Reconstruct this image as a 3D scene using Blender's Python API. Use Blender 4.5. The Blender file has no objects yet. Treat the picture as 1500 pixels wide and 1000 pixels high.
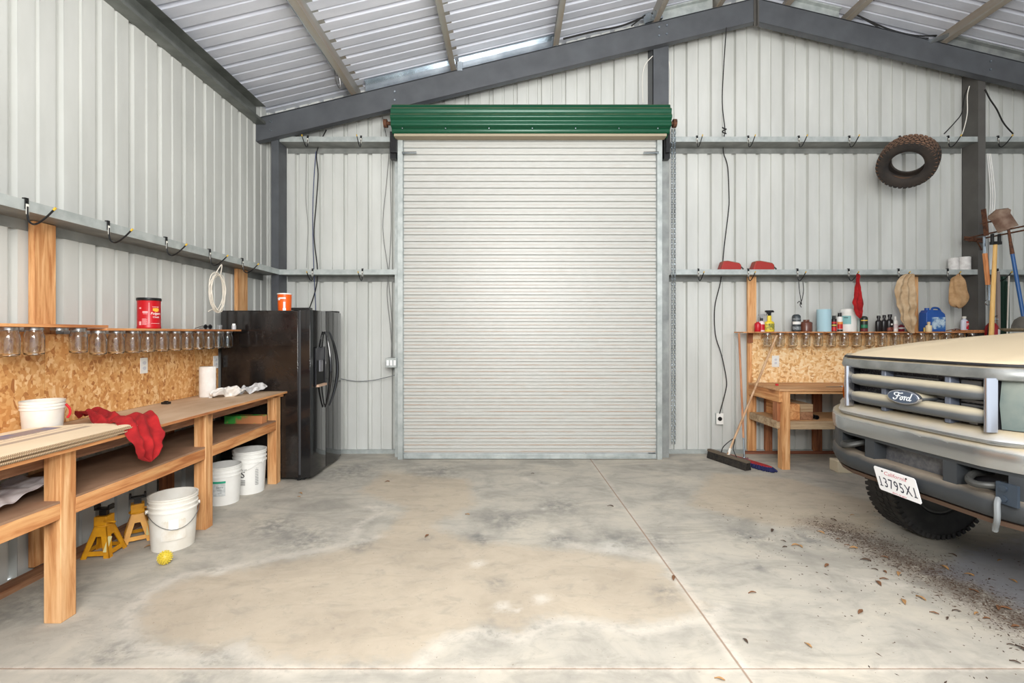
import bpy, bmesh, math, random
from mathutils import Vector, Matrix, noise
random.seed(7)
C = bpy.context.scene.collection
PI = math.pi
F = 700.0; CX = 748.0; CY = 487.0; H = 1.51      # focal length in pixels of a 1500 wide frame, vanishing point, eye height

def P(px, py, Y):
    """world point seen at pixel px,py at distance Y along the room"""
    return Vector(((px-CX)*Y/F, Y, H-(py-CY)*Y/F))
def FL(px, py):
    Y = F*H/(py-CY)
    return Vector(((px-CX)*Y/F, Y, 0))

# ------------------------------------------------------------------ mesh builder
class MB:
    def __init__(s): s.v = []; s.f = []
    def add(s, vs, fs, M=None):
        o = len(s.v)
        s.v += [(M @ Vector(v)) if M else Vector(v) for v in vs]
        s.f += [tuple(i+o for i in f) for f in fs]
        return s
    def box(s, x0, x1, y0, y1, z0, z1, M=None):
        vs = [(x0,y0,z0),(x1,y0,z0),(x1,y1,z0),(x0,y1,z0),(x0,y0,z1),(x1,y0,z1),(x1,y1,z1),(x0,y1,z1)]
        return s.add(vs, [(0,3,2,1),(4,5,6,7),(0,1,5,4),(1,2,6,5),(2,3,7,6),(3,0,4,7)], M)
    def bar(s, p0, p1, w, h, up=(0,0,1)):
        p0 = Vector(p0); p1 = Vector(p1); d = p1-p0; L = d.length; d.normalize()
        u = Vector(up); x = d.cross(u)
        if x.length < 1e-4: x = d.cross(Vector((1,0,0)))
        x.normalize(); z = x.cross(d).normalized()
        M = Matrix(((x.x,d.x,z.x,p0.x),(x.y,d.y,z.y,p0.y),(x.z,d.z,z.z,p0.z),(0,0,0,1)))
        return s.box(-w/2,w/2,0,L,-h/2,h/2,M)
    def prism(s, pts, a, b, axis='y', M=None):
        """2-D outline extruded from a to b along an axis"""
        def mk(p, t):
            if axis == 'y': return (p[0], t, p[1])
            if axis == 'x': return (t, p[0], p[1])
            return (p[0], p[1], t)
        n = len(pts)
        vs = [mk(p,a) for p in pts]+[mk(p,b) for p in pts]
        fs = [tuple(range(n))[::-1], tuple(range(n,2*n))]+[(i,(i+1)%n,n+(i+1)%n,n+i) for i in range(n)]
        return s.add(vs, fs, M)
    def lathe(s, prof, c=(0,0,0), n=24, sx=1, sy=1, M=None, a0=0, a1=2*PI):
        full = abs(a1-a0-2*PI) < 1e-6
        m = n if full else n+1
        vs = []
        for r, z in prof:
            for k in range(m):
                a = a0+(a1-a0)*k/n
                vs.append((c[0]+r*math.cos(a)*sx, c[1]+r*math.sin(a)*sy, c[2]+z))
        fs = []
        for i in range(len(prof)-1):
            for k in range(n):
                k2 = (k+1) % m
                fs.append((i*m+k, i*m+k2, (i+1)*m+k2, (i+1)*m+k))
        if full:
            if prof[0][0] > 1e-5: fs.append(tuple(range(m))[::-1])
            if prof[-1][0] > 1e-5: fs.append(tuple((len(prof)-1)*m+k for k in range(m)))
        return s.add(vs, fs, M)
    def cyl(s, p0, p1, r0, r1=None, n=16):
        return s.tube([p0,p1], r0, n, r1=r1)
    def tube(s, pts, r, n=8, r1=None, caps=True, closed=False):
        pts = [Vector(p) for p in pts]; m = len(pts)
        rs = r if isinstance(r,(list,tuple)) else [r+((r1 if r1 is not None else r)-r)*i/(m-1) for i in range(m)]
        vs = []; prev = None
        for i,p in enumerate(pts):
            if closed: t = pts[(i+1)%m]-pts[i-1]
            else: t = pts[min(i+1,m-1)]-pts[max(i-1,0)]
            t.normalize()
            if prev is None:
                a = Vector((0,0,1)) if abs(t.z)<.9 else Vector((1,0,0))
                nx = t.cross(a).normalized()
            else:
                nx = (prev-t*prev.dot(t)).normalized()
            prev = nx; ny = t.cross(nx)
            for k in range(n):
                a = 2*PI*k/n
                vs.append(p+(nx*math.cos(a)+ny*math.sin(a))*rs[i])
        fs = [(i*n+k, i*n+(k+1)%n, ((i+1)%m)*n+(k+1)%n, ((i+1)%m)*n+k) for i in range(m if closed else m-1) for k in range(n)]
        if caps and not closed: fs += [tuple(range(n))[::-1], tuple((m-1)*n+k for k in range(n))]
        return s.add(vs, fs)
    def loft(s, rings, close=True, caps=True, M=None):
        n = len(rings[0]); vs = [v for r in rings for v in r]; fs = []
        for i in range(len(rings)-1):
            for k in range(n if close else n-1):
                fs.append((i*n+k, i*n+(k+1)%n, (i+1)*n+(k+1)%n, (i+1)*n+k))
        if caps and close: fs += [tuple(range(n))[::-1], tuple((len(rings)-1)*n+k for k in range(n))]
        return s.add(vs, fs, M)
    def merge(s, o, M=None): return s.add(o.v, o.f, M)

def spline(pts, k=6):
    pts = [Vector(p) for p in pts]; out = []
    for i in range(len(pts)-1):
        p0 = pts[max(i-1,0)]; p1 = pts[i]; p2 = pts[i+1]; p3 = pts[min(i+2,len(pts)-1)]
        for j in range(k):
            t = j/k
            out.append(.5*((2*p1)+(p2-p0)*t+(2*p0-5*p1+4*p2-p3)*t*t+(3*p1-p0-3*p2+p3)*t**3))
    out.append(pts[-1]); return out

def obj(name, mb, mat, parent=None, loc=None, bevel=0, fix=True, ang=35, solid=0, sub=0, rot=None):
    me = bpy.data.meshes.new(name)
    me.from_pydata([tuple(v) for v in mb.v], [], mb.f)
    bm = bmesh.new(); bm.from_mesh(me)
    if fix: bmesh.ops.recalc_face_normals(bm, faces=bm.faces)
    lim = math.radians(ang)
    for f in bm.faces: f.smooth = True
    for e in bm.edges:
        if len(e.link_faces) != 2 or e.calc_face_angle(0) > lim: e.smooth = False
    bm.to_mesh(me); bm.free()
    me.materials.append(mat)
    o = bpy.data.objects.new(name, me); C.objects.link(o)
    if parent: o.parent = parent
    if loc: o.location = loc
    if rot: o.rotation_euler = rot
    if solid:
        m = o.modifiers.new('s','SOLIDIFY'); m.thickness = solid; m.offset = 0
    if bevel:
        m = o.modifiers.new('b','BEVEL'); m.width = bevel; m.segments = 2; m.limit_method = 'ANGLE'; m.angle_limit = .7
    if sub:
        m = o.modifiers.new('u','SUBSURF'); m.levels = sub; m.render_levels = sub
    return o
def tag(o, label, cat, group=None, kind=None):
    o['label'] = label; o['category'] = cat
    if group: o['group'] = group
    if kind: o['kind'] = kind
    return o
def thing(name, label, cat, loc=(0,0,0), rz=0, group=None, rot=None):
    o = bpy.data.objects.new(name, None); C.objects.link(o)
    o.location = loc; o.rotation_euler = rot if rot else (0,0,rz); o.empty_display_size = .1
    return tag(o, label, cat, group)
def struct(name, mb, mat, parent=None, **k):
    o = obj(name, mb, mat, parent, **k)
    if not parent: o['kind'] = 'structure'
    return o
def dup(root, loc, label=None, rz=None, skip=()):
    r = root.copy(); C.objects.link(r); r.location = loc
    if rz is not None: r.rotation_euler = (0,0,rz)
    if label: r['label'] = label
    for ch in list(root.children):
        if ch.name.split('.')[0] in skip: continue
        c = ch.copy(); C.objects.link(c); c.parent = r
        for g in ch.children:
            d = g.copy(); C.objects.link(d); d.parent = c
    return r
def text_mb(s, size, shear=0, ext=.0004, space=1):
    cu = bpy.data.curves.new('t','FONT'); cu.body = s; cu.size = size; cu.align_x = 'CENTER'; cu.align_y = 'CENTER'
    cu.extrude = ext; cu.shear = shear; cu.space_character = space; cu.resolution_u = 3
    o = bpy.data.objects.new('t', cu); C.objects.link(o)
    dg = bpy.context.evaluated_depsgraph_get()
    me = bpy.data.meshes.new_from_object(o.evaluated_get(dg))
    mb = MB(); mb.add([tuple(v.co) for v in me.vertices], [tuple(p.vertices) for p in me.polygons])
    bpy.data.objects.remove(o); bpy.data.curves.remove(cu); bpy.data.meshes.remove(me)
    return mb
def wrap(mb, R, a0, z0, sx=1, sy=1):
    o = MB(); o.f = mb.f
    o.v = [Vector(((R+v.z)*math.cos(a0+v.x/R)*sx, (R+v.z)*math.sin(a0+v.x/R)*sy, z0+v.y)) for v in mb.v]
    return o
def flatq(x0,x1,y0,y1,n=8,t=.0004):
    """thin patch in a plane, finely cut so that it can be wrapped"""
    mb = MB()
    for i in range(n):
        a = x0+(x1-x0)*i/n; b = x0+(x1-x0)*(i+1)/n
        mb.box(a,b,y0,y1,-t,t)
    return mb

# ------------------------------------------------------------------ materials
MATS = {}
def lin(c):
    return tuple(((x/255)/12.92 if x/255 <= .04045 else ((x/255+.055)/1.055)**2.4) for x in c)+(1,)
def new_mat(name):
    m = bpy.data.materials.new(name); m.use_nodes = True
    nt = m.node_tree; b = nt.nodes['Principled BSDF']
    return m, nt, b
def nd(nt, t, **k):
    n = nt.nodes.new(t)
    for a, v in k.items():
        if a.startswith('i_'):
            key = a[2:]; key = int(key) if key.isdigit() else key.replace('_',' ')
            n.inputs[key].default_value = v
        else: setattr(n, a, v)
    return n
def coords(nt, scale=(1,1,1), kind='Object', rot=(0,0,0)):
    tc = nd(nt,'ShaderNodeTexCoord'); mp = nd(nt,'ShaderNodeMapping')
    mp.inputs['Scale'].default_value = scale; mp.inputs['Rotation'].default_value = rot
    nt.links.new(tc.outputs[kind], mp.inputs[0]); return mp.outputs[0]
def noise_n(nt, vec, scale, detail=4, rough=.55, dist=0):
    n = nd(nt,'ShaderNodeTexNoise'); n.inputs['Scale'].default_value = scale; n.inputs['Detail'].default_value = detail
    n.inputs['Roughness'].default_value = rough; n.inputs['Distortion'].default_value = dist
    nt.links.new(vec, n.inputs['Vector']); return n.outputs['Fac']
def ramp(nt, fac, stops, interp='LINEAR'):
    r = nd(nt,'ShaderNodeValToRGB'); cr = r.color_ramp; cr.interpolation = interp
    while len(cr.elements) < len(stops): cr.elements.new(.5)
    for e,(p,c) in zip(cr.elements, stops):
        e.position = p; e.color = c if len(c)==4 else lin(c)
    nt.links.new(fac, r.inputs[0]); return r.outputs[0]
def mix(nt, fac, a, b, mode='MIX'):
    m = nd(nt,'ShaderNodeMix', data_type='RGBA', blend_type=mode)
    for s, v in ((m.inputs['Factor'],fac),(m.inputs['A'],a),(m.inputs['B'],b)):
        if hasattr(v,'links'): nt.links.new(v, s)
        else: s.default_value = v
    return m.outputs['Result']
def mth(nt, op, a, b=None, c=None, clamp=False):
    m = nd(nt,'ShaderNodeMath', operation=op, use_clamp=clamp)
    for i,v in enumerate((a,b,c)):
        if v is None: continue
        if hasattr(v,'links'): nt.links.new(v, m.inputs[i])
        else: m.inputs[i].default_value = v
    return m.outputs[0]
def bump(nt, b, h, strength=.2, dist=.01):
    n = nd(nt,'ShaderNodeBump'); n.inputs['Strength'].default_value = strength; n.inputs['Distance'].default_value = dist
    nt.links.new(h, n.inputs['Height']); nt.links.new(n.outputs[0], b.inputs['Normal'])
def M(name, col, rough=.5, metal=0, col2=None, ns=6, lo=.35, hi=.65, stretch=(1,1,1), bm=0, bs=60, coat=0, trans=0, ior=1.45, dust=None, alpha=1, spec=.5):
    if name in MATS: return MATS[name]
    m, nt, b = new_mat(name)
    base = None
    if col2:
        f = noise_n(nt, coords(nt, stretch), ns, 5)
        base = ramp(nt, f, [(lo,col),(hi,col2)])
    if dust:
        g = nd(nt,'ShaderNodeNewGeometry'); sp = nd(nt,'ShaderNodeSeparateXYZ'); nt.links.new(g.outputs['Normal'], sp.inputs[0])
        k = nd(nt,'ShaderNodeMapRange'); k.inputs['From Min'].default_value = dust[1]; k.inputs['From Max'].default_value = dust[2]
        nf = noise_n(nt, coords(nt), 7, 5)
        z = mth(nt,'ADD', sp.outputs[2], mth(nt,'MULTIPLY', mth(nt,'SUBTRACT', nf, .5), dust[3]))
        nt.links.new(z, k.inputs['Value'])
        base = mix(nt, k.outputs[0], base if base is not None else lin(col), lin(dust[0]))
        b.inputs['Roughness'].default_value = rough
        rr = mth(nt,'ADD', mth(nt,'MULTIPLY', k.outputs[0], .9-rough), rough); nt.links.new(rr, b.inputs['Roughness'])
        mm = mth(nt,'MULTIPLY', mth(nt,'SUBTRACT', 1, k.outputs[0]), metal); nt.links.new(mm, b.inputs['Metallic'])
    else:
        b.inputs['Roughness'].default_value = rough; b.inputs['Metallic'].default_value = metal
    if base is not None: nt.links.new(base, b.inputs['Base Color'])
    else: b.inputs['Base Color'].default_value = lin(col)
    b.inputs['Coat Weight'].default_value = coat; b.inputs['Transmission Weight'].default_value = trans; b.inputs['IOR'].default_value = ior
    b.inputs['Specular IOR Level'].default_value = spec
    b.inputs['Alpha'].default_value = alpha
    if bm: bump(nt, b, noise_n(nt, coords(nt, stretch), bs, 4), bm)
    MATS[name] = m; return m
def wood(name, c1, c2, c3, axis='z', knots=True, s=1):
    if name in MATS: return MATS[name]
    m, nt, b = new_mat(name)
    st = {'x':(.08,1,1),'y':(1,.08,1),'z':(1,1,.08)}[axis]
    v = coords(nt, st)
    oi = nd(nt,'ShaderNodeObjectInfo'); add = nd(nt,'ShaderNodeVectorMath', operation='ADD')
    nt.links.new(v, add.inputs[0]); nt.links.new(mth(nt,'MULTIPLY', oi.outputs['Random'], 13.), add.inputs[1]); v = add.outputs[0]
    f = noise_n(nt, v, 34*s, 5, .6, .6); g = noise_n(nt, v, 6*s, 3, .5, 1.2)
    base = ramp(nt, mth(nt,'ADD', mth(nt,'MULTIPLY', f, .6), mth(nt,'MULTIPLY', g, .4)), [(.38,c2),(.5,c1),(.62,c3)])
    if knots:
        st2 = {'x':(.35,1,1),'y':(1,.35,1),'z':(1,1,.35)}[axis]
        vo = nd(nt,'ShaderNodeTexVoronoi'); vo.inputs['Scale'].default_value = 6
        nt.links.new(coords(nt, st2), vo.inputs['Vector'])
        k = ramp(nt, vo.outputs['Distance'], [(.10,(255,255,255)),(.22,(0,0,0))])
        base = mix(nt, mth(nt,'MULTIPLY', k, .75), base, lin((118,64,30)))
    nt.links.new(base, b.inputs['Base Color']); b.inputs['Roughness'].default_value = .7
    bump(nt, b, f, .15, .004)
    MATS[name] = m; return m

GALV_SHADE = M('shaded_galvanized', (142,144,140), .5, .2, (116,118,115), 5)  # darker galvanized copy, paints shade onto girt webs and back flanges
WHITE_PANEL = M('painted_steel_panel', (209,210,205), .38, .05, (196,197,192), 3, stretch=(1,1,.25), bm=.03, bs=12)
ROOF_PANEL = M('roof_steel_panel', (214,216,224), .42, .1, (198,201,210), 4, stretch=(.3,1,1))
GALV = M('galvanized_steel', (190,195,192), .42, .3, (164,170,168), 9, bm=.02)
GALV_SHINY = M('bright_galvanized_steel', (205,214,220), .22, .9, (150,160,168), 3)
GALV_DIRTY = M('dusty_galvanized_steel', (160,163,160), .5, .3, (128,131,130), 5)
DARKSTEEL = M('grey_primer_steel', (88,91,95), .5, .1, (78,80,84), 4)
DARKSTEEL2 = M('dusty_grey_steel', (92,90,86), .6, 0, (80,77,74), 3)
BLACKM = M('black_enamel', (22,22,23), .35, 0)
RUST = M('rusty_steel', (112,72,50), .8, .2, (70,48,38), 30)
W_V = wood('pine_upright', (213,158,104), (178,116,66), (230,184,134), 'z')
W_X = wood('pine_along_wall', (205,150,98), (176,112,62), (226,180,128), 'x')
W_Y = wood('pine_rail', (204,142,88), (170,104,56), (222,170,114), 'y')
W_DARK = wood('weathered_stud', (150,92,58), (110,64,40), (176,116,76), 'z')
W_DARKY = wood('weathered_sill', (138,96,68), (104,68,46), (160,118,86), 'y')
W_GREY = wood('grey_dusty_board', (176,150,118), (146,116,84), (196,172,138), 'x', False)
PLY = M('dusty_plywood', (208,180,150), .75, 0, (190,158,126), 5, stretch=(1,.4,1))
PLY2 = M('dark_plywood', (158,124,98), .8, 0, (136,104,80), 5)
PLYEDGE = wood('plywood_edge', (196,132,80), (160,98,56), (216,160,104), 'y', False)
def osb(name='strand_board', cc=((164,104,54),(196,136,76),(208,152,90),(218,168,108),(234,194,142))):
    m, nt, b = new_mat(name)
    cols = []
    for i,(st,rt) in enumerate((((1,1,.45),(0,.5,0)),((.45,1,1),(0,-.4,0)))):
        v = coords(nt, (1,1,1)); 
        nn = nd(nt,'ShaderNodeTexNoise'); nn.inputs['Scale'].default_value = 9; nt.links.new(v, nn.inputs['Vector'])
        ad = nd(nt,'ShaderNodeVectorMath', operation='MULTIPLY_ADD'); nt.links.new(nn.outputs['Color'], ad.inputs[0]); ad.inputs[1].default_value = (.03,.03,.03); nt.links.new(v, ad.inputs[2])
        mp = nd(nt,'ShaderNodeMapping'); mp.inputs['Scale'].default_value = st; mp.inputs['Rotation'].default_value = (rt[1],rt[1],0); nt.links.new(ad.outputs[0], mp.inputs[0])
        vo = nd(nt,'ShaderNodeTexVoronoi'); vo.inputs['Scale'].default_value = 42; vo.inputs['Randomness'].default_value = 1; nt.links.new(mp.outputs[0], vo.inputs['Vector'])
        sp = nd(nt,'ShaderNodeSeparateColor'); nt.links.new(vo.outputs['Color'], sp.inputs[0])
        cols.append(sp.outputs[0])
    pick = noise_n(nt, coords(nt), 22, 2)
    sel = ramp(nt, pick, [(.47,(0,0,0)),(.53,(255,255,255))])
    f = mix(nt, sel, cols[0], cols[1])
    c = ramp(nt, f, [(0,cc[0]),(.18,cc[1]),(.45,cc[2]),(.72,cc[3]),(1,cc[4])])
    nt.links.new(c, b.inputs['Base Color']); b.inputs['Roughness'].default_value = .7
    bump(nt, b, f, .2, .003); return m
OSB = osb()
OSB2 = osb('pale_strand_board',((190,138,84),(222,172,112),(236,194,138),(242,208,158),(248,222,180)))
GLASS = M('jar_glass', (250,252,252), .03, 0, trans=1, ior=1.5, bm=.12, bs=22)
PURL = M('dusty_purlin_steel', (158,160,156), .45, .3, (150,128,102), 3, stretch=(1,.2,1))
LIDM = M('jar_lid_zinc', (196,196,196), .3, .9, (150,148,144), 20)
WPL = M('white_plastic', (238,237,232), .4, 0, (230,228,222), 5)
WPL_D = M('dirty_white_plastic', (232,229,221), .5, 0, (218,211,198), 5)
WIRE = M('steel_wire', (150,150,150), .35, .9)
RUB = M('black_rubber', (30,29,28), .75)
TXTW = M('white_print', (238,238,236), .5)
TXTK = M('black_print', (30,30,34), .5)
YEL = M('yellow_tip', (214,176,60), .5)
# ------------------------------------------------------------------ building shell
YW = 6.01; XL = -3.04; XR = 8.9; YF = -4.5
RX, RS = 2.925, .2405                        # ridge position and roof slope
def zb(x): return 3.79+RS*((x-XL) if x < RX else (2*RX-x-XL))     # underside of the gable rafter
def zt(x): return zb(x)+.275
def zr(x): return zt(x)+.205                  # underside of roof sheets
PER = .305
def prof(a, b, ph=0):
    """corrugated panel profile: (position, depth outward)"""
    pts = [(a,0)]; k = math.floor((a-ph)/PER)
    while ph+k*PER < b:
        s = ph+k*PER
        for ds, d in ((-.030,0),(-.021,.044),(.021,.044),(.030,0),(.136,0),(.141,.018),(.163,.018),(.168,0)):
            if a < s+ds < b: pts.append((s+ds,d))
        k += 1
    pts.append((b,0)); return pts
mb = MB(); pr = prof(XL-.02, XR, .06)
def clip_z(x): return 3.9 if -1.32 < x < 1.77 else 0
pr2 = []
for (x,d) in pr:
    pr2.append((x,d))
for e in (-1.32,1.77,RX): pr2.append((e, 0))
pr2.sort()
for (xa,da),(xb,db) in zip(pr2,pr2[1:]):
    if xb-xa < 1e-6: continue
    z0 = clip_z((xa+xb)/2)
    mb.add([(xa,YW+da,z0),(xb,YW+db,z0),(xb,YW+db,zr(xb)+.02),(xa,YW+da,zr(xa)+.02)], [(0,1,2,3)])
struct('wall_back', mb, WHITE_PANEL, fix=False, solid=.003, ang=20)
def side_wall(name, X, sg):
    mb = MB(); pr = prof(YF, YW, .17)
    for (a,da),(b,db) in zip(pr,pr[1:]):
        mb.add([(X+sg*da,a,0),(X+sg*db,b,0),(X+sg*db,b,zr(XL)+.02),(X+sg*da,a,zr(XL)+.02)], [(0,1,2,3)])
    struct(name, mb, WHITE_PANEL, fix=False, solid=.003, ang=20)
side_wall('wall_left', XL, -1); side_wall('wall_right', XR, 1)
mb = MB(); pr = prof(YF, YW+.1, .11)
for (a,da),(b,db) in zip(pr,pr[1:]):
    for x0,x1 in ((XL-.1,RX),(RX,XR+.1)):
        mb.add([(x0,a,zr(x0)+da),(x1,a,zr(x1)+da),(x1,b,zr(x1)+db),(x0,b,zr(x0)+db)], [(0,1,2,3)])
struct('ceiling', mb, ROOF_PANEL, fix=False, solid=.003, ang=20)
# base angles along the foot of the walls
mb = MB(); mb.box(XL,-1.40,YW-.05,YW-.0,0,.045); struct('baseboard_back', mb, GALV)
mb = MB(); mb.box(1.95,XR,YW-.05,YW-.0,0,.045); struct('baseboard_back.001', mb, GALV)

# floor ----------------------------------------------------------------
def poly_d(pts, x, y):
    best = 9.; ins = False; n = len(pts)
    for i in range(n-1):
        ax,ay = pts[i]; bx,by = pts[i+1]
        dx,dy = bx-ax,by-ay; t = max(0,min(1,((x-ax)*dx+(y-ay)*dy)/(dx*dx+dy*dy+1e-9)))
        d = math.hypot(x-ax-t*dx,y-ay-t*dy)
        if d < best: best = d
    return best
def inside(pts, x, y):
    r = False; n = len(pts); j = n-1
    for i in range(n):
        xi,yi = pts[i]; xj,yj = pts[j]
        if (yi>y)!=(yj>y) and x < (xj-xi)*(y-yi)/(yj-yi)+xi: r = not r
        j = i
    return r
def fl(L): return [(FL(*p).x, FL(*p).y) for p in L]
RIMS = [fl([(555,786),(520,794),(470,805),(400,818),(330,832),(265,843),(215,868),(190,898),(184,925),(198,948),(250,956),(300,966),(352,948),(368,972),(430,984)]),
        fl([(606,980),(625,960),(655,935),(700,925),(765,936),(790,918),(820,908),(870,914),(930,925),(975,917),(1030,905),(1062,888)]),
        fl([(575,740),(540,742),(560,750),(525,768),(518,786)]),
        fl([(985,842),(1012,870),(1090,978)]), fl([(820,792),(880,806),(950,812),(975,822)]),
        fl([(1180,770),(1235,782),(1300,786)]), fl([(1255,850),(1330,858),(1400,880),(1500,935)]),
        fl([(768,700),(800,712)])]
TAN = fl([(545,790),(470,808),(400,820),(330,835),(265,846),(215,870),(192,900),(188,925),(202,946),(250,953),(300,962),(352,945),(368,968),(430,980),(600,980),(625,958),(655,933),(700,922),(765,934),(790,916),(820,906),(870,912),(930,922),(975,914),(1030,902),(1050,890),(985,842),(970,822),(880,805),(780,798),(690,788),(640,770),(700,740),(690,700),(560,690),(520,720),(590,745)])
TAN2 = fl([(1040,690),(1160,700),(1300,740),(1290,790),(1230,780),(1120,770),(1000,740)])
WET_DAYLIGHT = fl([(1400,800),(1340,840),(1420,860),(1500,905),(1900,990),(2400,940),(2000,760),(1500,780)])
DIRTL = fl([(1215,772),(1262,790),(1330,822),(1410,862),(1500,912),(1640,980)])
DARKS = [(625,788,.05),(703,793,.08),(700,785,.05),(728,852,.06),(975,870,.09),(1112,831,.07),(795,708,.05),(900,792,.16),(820,790,.12),(1100,786,.16),(1180,790,.14),(960,792,.14),(450,790,.22),(530,800,.1),(400,770,.2),(510,690,.3),(640,690,.25),(820,740,.2),(740,760,.2),(300,975,.12),(60,880,.2),(160,960,.14),(240,800,.08)]
LIGHTS = [(736,888,.05),(757,893,.03),(793,877,.05),(813,707,.03),(812,778,.03),(797,745,.03),(700,825,.05),(896,800,.10),(320,838,.05)]
DARKS = [(FL(a,b).x,FL(a,b).y,r) for a,b,r in DARKS]; LIGHTS = [(FL(a,b).x,FL(a,b).y,r) for a,b,r in LIGHTS]
xs = [XL-.03,]+[ -3.04+.035*i for i in range(1,262)]+[6.4,7,8,XR+.03]
ys = [YF,-3,-1,0,1,1.7]+[1.9+.035*i for i in range(0,117)]+[YW+.04]
mb = MB(); nx = len(xs)
mb.v = [Vector((x,y,0)) for y in ys for x in xs]
mb.f = [(j*nx+i,j*nx+i+1,(j+1)*nx+i+1,(j+1)*nx+i) for j in range(len(ys)-1) for i in range(nx-1)]
at = {k:[] for k in ('rim','tan','wet_daylight','dirt','dark','light')}
for v in mb.v:
    x,y = v.x,v.y
    if y < 1.8 or x > 6.3:
        for k,d in (('rim',1),('tan',-.3),('wet_daylight',-1),('dirt',2),('dark',0),('light',0)): at[k].append(d)
        continue
    at['rim'].append(min(poly_d(r,x,y) for r in RIMS))
    dt = poly_d(TAN+[TAN[0]],x,y); dt = dt if inside(TAN,x,y) else -dt
    d2 = poly_d(TAN2+[TAN2[0]],x,y); d2 = d2 if inside(TAN2,x,y) else -d2
    at['tan'].append(max(dt,d2))
    dw = poly_d(WET_DAYLIGHT+[WET_DAYLIGHT[0]],x,y); at['wet_daylight'].append(dw if inside(WET_DAYLIGHT,x,y) else -dw)
    at['dirt'].append(poly_d(DIRTL,x,y))
    at['dark'].append(min(1.2,sum(math.exp(-(((x-a)/r)**2+((y-b)/(r*1.1))**2)) for a,b,r in DARKS)))
    at['light'].append(min(1.2,sum(math.exp(-(((x-a)/r)**2+((y-b)/r)**2)**2) for a,b,r in LIGHTS)))
def floor_mat():
    m, nt, b = new_mat('stained_concrete')
    tc = nd(nt,'ShaderNodeTexCoord'); sp = nd(nt,'ShaderNodeSeparateXYZ'); nt.links.new(tc.outputs['Object'], sp.inputs[0])
    def A(k):
        n = nd(nt,'ShaderNodeAttribute'); n.attribute_name = k; return n.outputs['Fac']
    v = coords(nt)
    n1 = noise_n(nt, v, 2.2, 8, .62, .5); n2 = noise_n(nt, v, 14, 6, .65); n3 = noise_n(nt, v, 90, 4, .6); n4 = noise_n(nt, coords(nt,(1.,2.6,1)), 1.5, 7, .65, 1.0)
    base = ramp(nt, n1, [(.30,(152,148,138)),(.48,(180,174,162)),(.70,(196,188,172))])
    base = mix(nt, mth(nt,'MULTIPLY', ramp(nt, n4, [(.48,(0,0,0)),(.64,(255,255,255))]), .6), base, lin((146,142,133)))
    w = mth(nt,'MULTIPLY', mth(nt,'SUBTRACT', n2, .5), .22)
    w2 = mth(nt,'ADD', w, mth(nt,'MULTIPLY', mth(nt,'SUBTRACT', n1, .5), .12))
    tan = mth(nt,'MULTIPLY', mth(nt,'ADD', mth(nt,'ADD', A('tan'), w2), .02), 9, clamp=True)
    base = mix(nt, mth(nt,'MULTIPLY', tan, .55), base, mix(nt, n2, lin((176,156,130)), lin((196,180,156))))
    # white mineral rim
    rim = mth(nt,'SUBTRACT', 1, mth(nt,'DIVIDE', mth(nt,'ADD', A('rim'), mth(nt,'MULTIPLY', w, .75)), .065), clamp=True)
    rim = mth(nt,'MULTIPLY', rim, ramp(nt, n2, [(.36,(30,30,30)),(.6,(255,255,255))]))
    base = mix(nt, mth(nt,'MULTIPLY', rim, .8), base, lin((218,210,197)))
    dk = mth(nt,'MULTIPLY', mth(nt,'MULTIPLY', A('dark'), 1), ramp(nt, n2, [(.38,(30,30,30)),(.6,(255,255,255))]))
    base = mix(nt, mth(nt,'MULTIPLY', dk, .75), base, lin((116,116,112)))
    base = mix(nt, mth(nt,'MULTIPLY', mth(nt,'MULTIPLY', A('light'), ramp(nt, n2, [(.35,(90,90,90)),(.5,(255,255,255))])), .6), base, lin((214,209,198)))
    wet_daylight = mth(nt,'MULTIPLY', mth(nt,'ADD', A('wet_daylight'), w2), 9, clamp=True)
    base = mix(nt, mth(nt,'MULTIPLY', wet_daylight, .75), base, mix(nt, n2, lin((146,148,158)), lin((180,182,192))))  # bluish daylight from the doors painted into the damp patch colour
    dd = mth(nt,'SUBTRACT', 1, mth(nt,'DIVIDE', mth(nt,'ADD', A('dirt'), w), .30), clamp=True)
    soil = mth(nt,'MULTIPLY', dd, ramp(nt, mth(nt,'ADD', mth(nt,'MULTIPLY', n3, .55), mth(nt,'MULTIPLY', n2, .45)), [(.41,(0,0,0)),(.50,(255,255,255))]))
    base = mix(nt, mth(nt,'MULTIPLY', soil, .9), base, lin((84,66,54)))
    # fine speckle
    spk = ramp(nt, noise_n(nt, v, 60, 2, .5), [(.70,(0,0,0)),(.74,(255,255,255))])
    base = mix(nt, mth(nt,'MULTIPLY', spk, .5), base, lin((110,92,76)))
    # saw-cut joints
    def line(c, off, wd, wob=.004):
        d = mth(nt,'ABSOLUTE', mth(nt,'ADD', mth(nt,'SUBTRACT', c, off), mth(nt,'MULTIPLY', mth(nt,'SUBTRACT', n2, .5), wob)))
        return mth(nt,'SUBTRACT', 1, mth(nt,'DIVIDE', d, wd), clamp=True)
    xx = mth(nt,'ADD', sp.outputs[0], mth(nt,'MULTIPLY', sp.outputs[1], .0246))
    j1 = line(xx, 1.091, .009); j2 = line(sp.outputs[1], 2.148, .007, .008)
    h1 = line(xx, 1.091, .05); h2 = line(sp.outputs[1], 2.148, .035, .03)
    halo = mth(nt,'MULTIPLY', mth(nt,'MAXIMUM', h2, mth(nt,'MULTIPLY', h1, .5)), ramp(nt, n2, [(.35,(40,40,40)),(.6,(255,255,255))]))
    base = mix(nt, mth(nt,'MULTIPLY', halo, .6), base, lin((222,212,198)))
    jj = mth(nt,'MAXIMUM', j1, mth(nt,'MULTIPLY', j2, .8))
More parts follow.
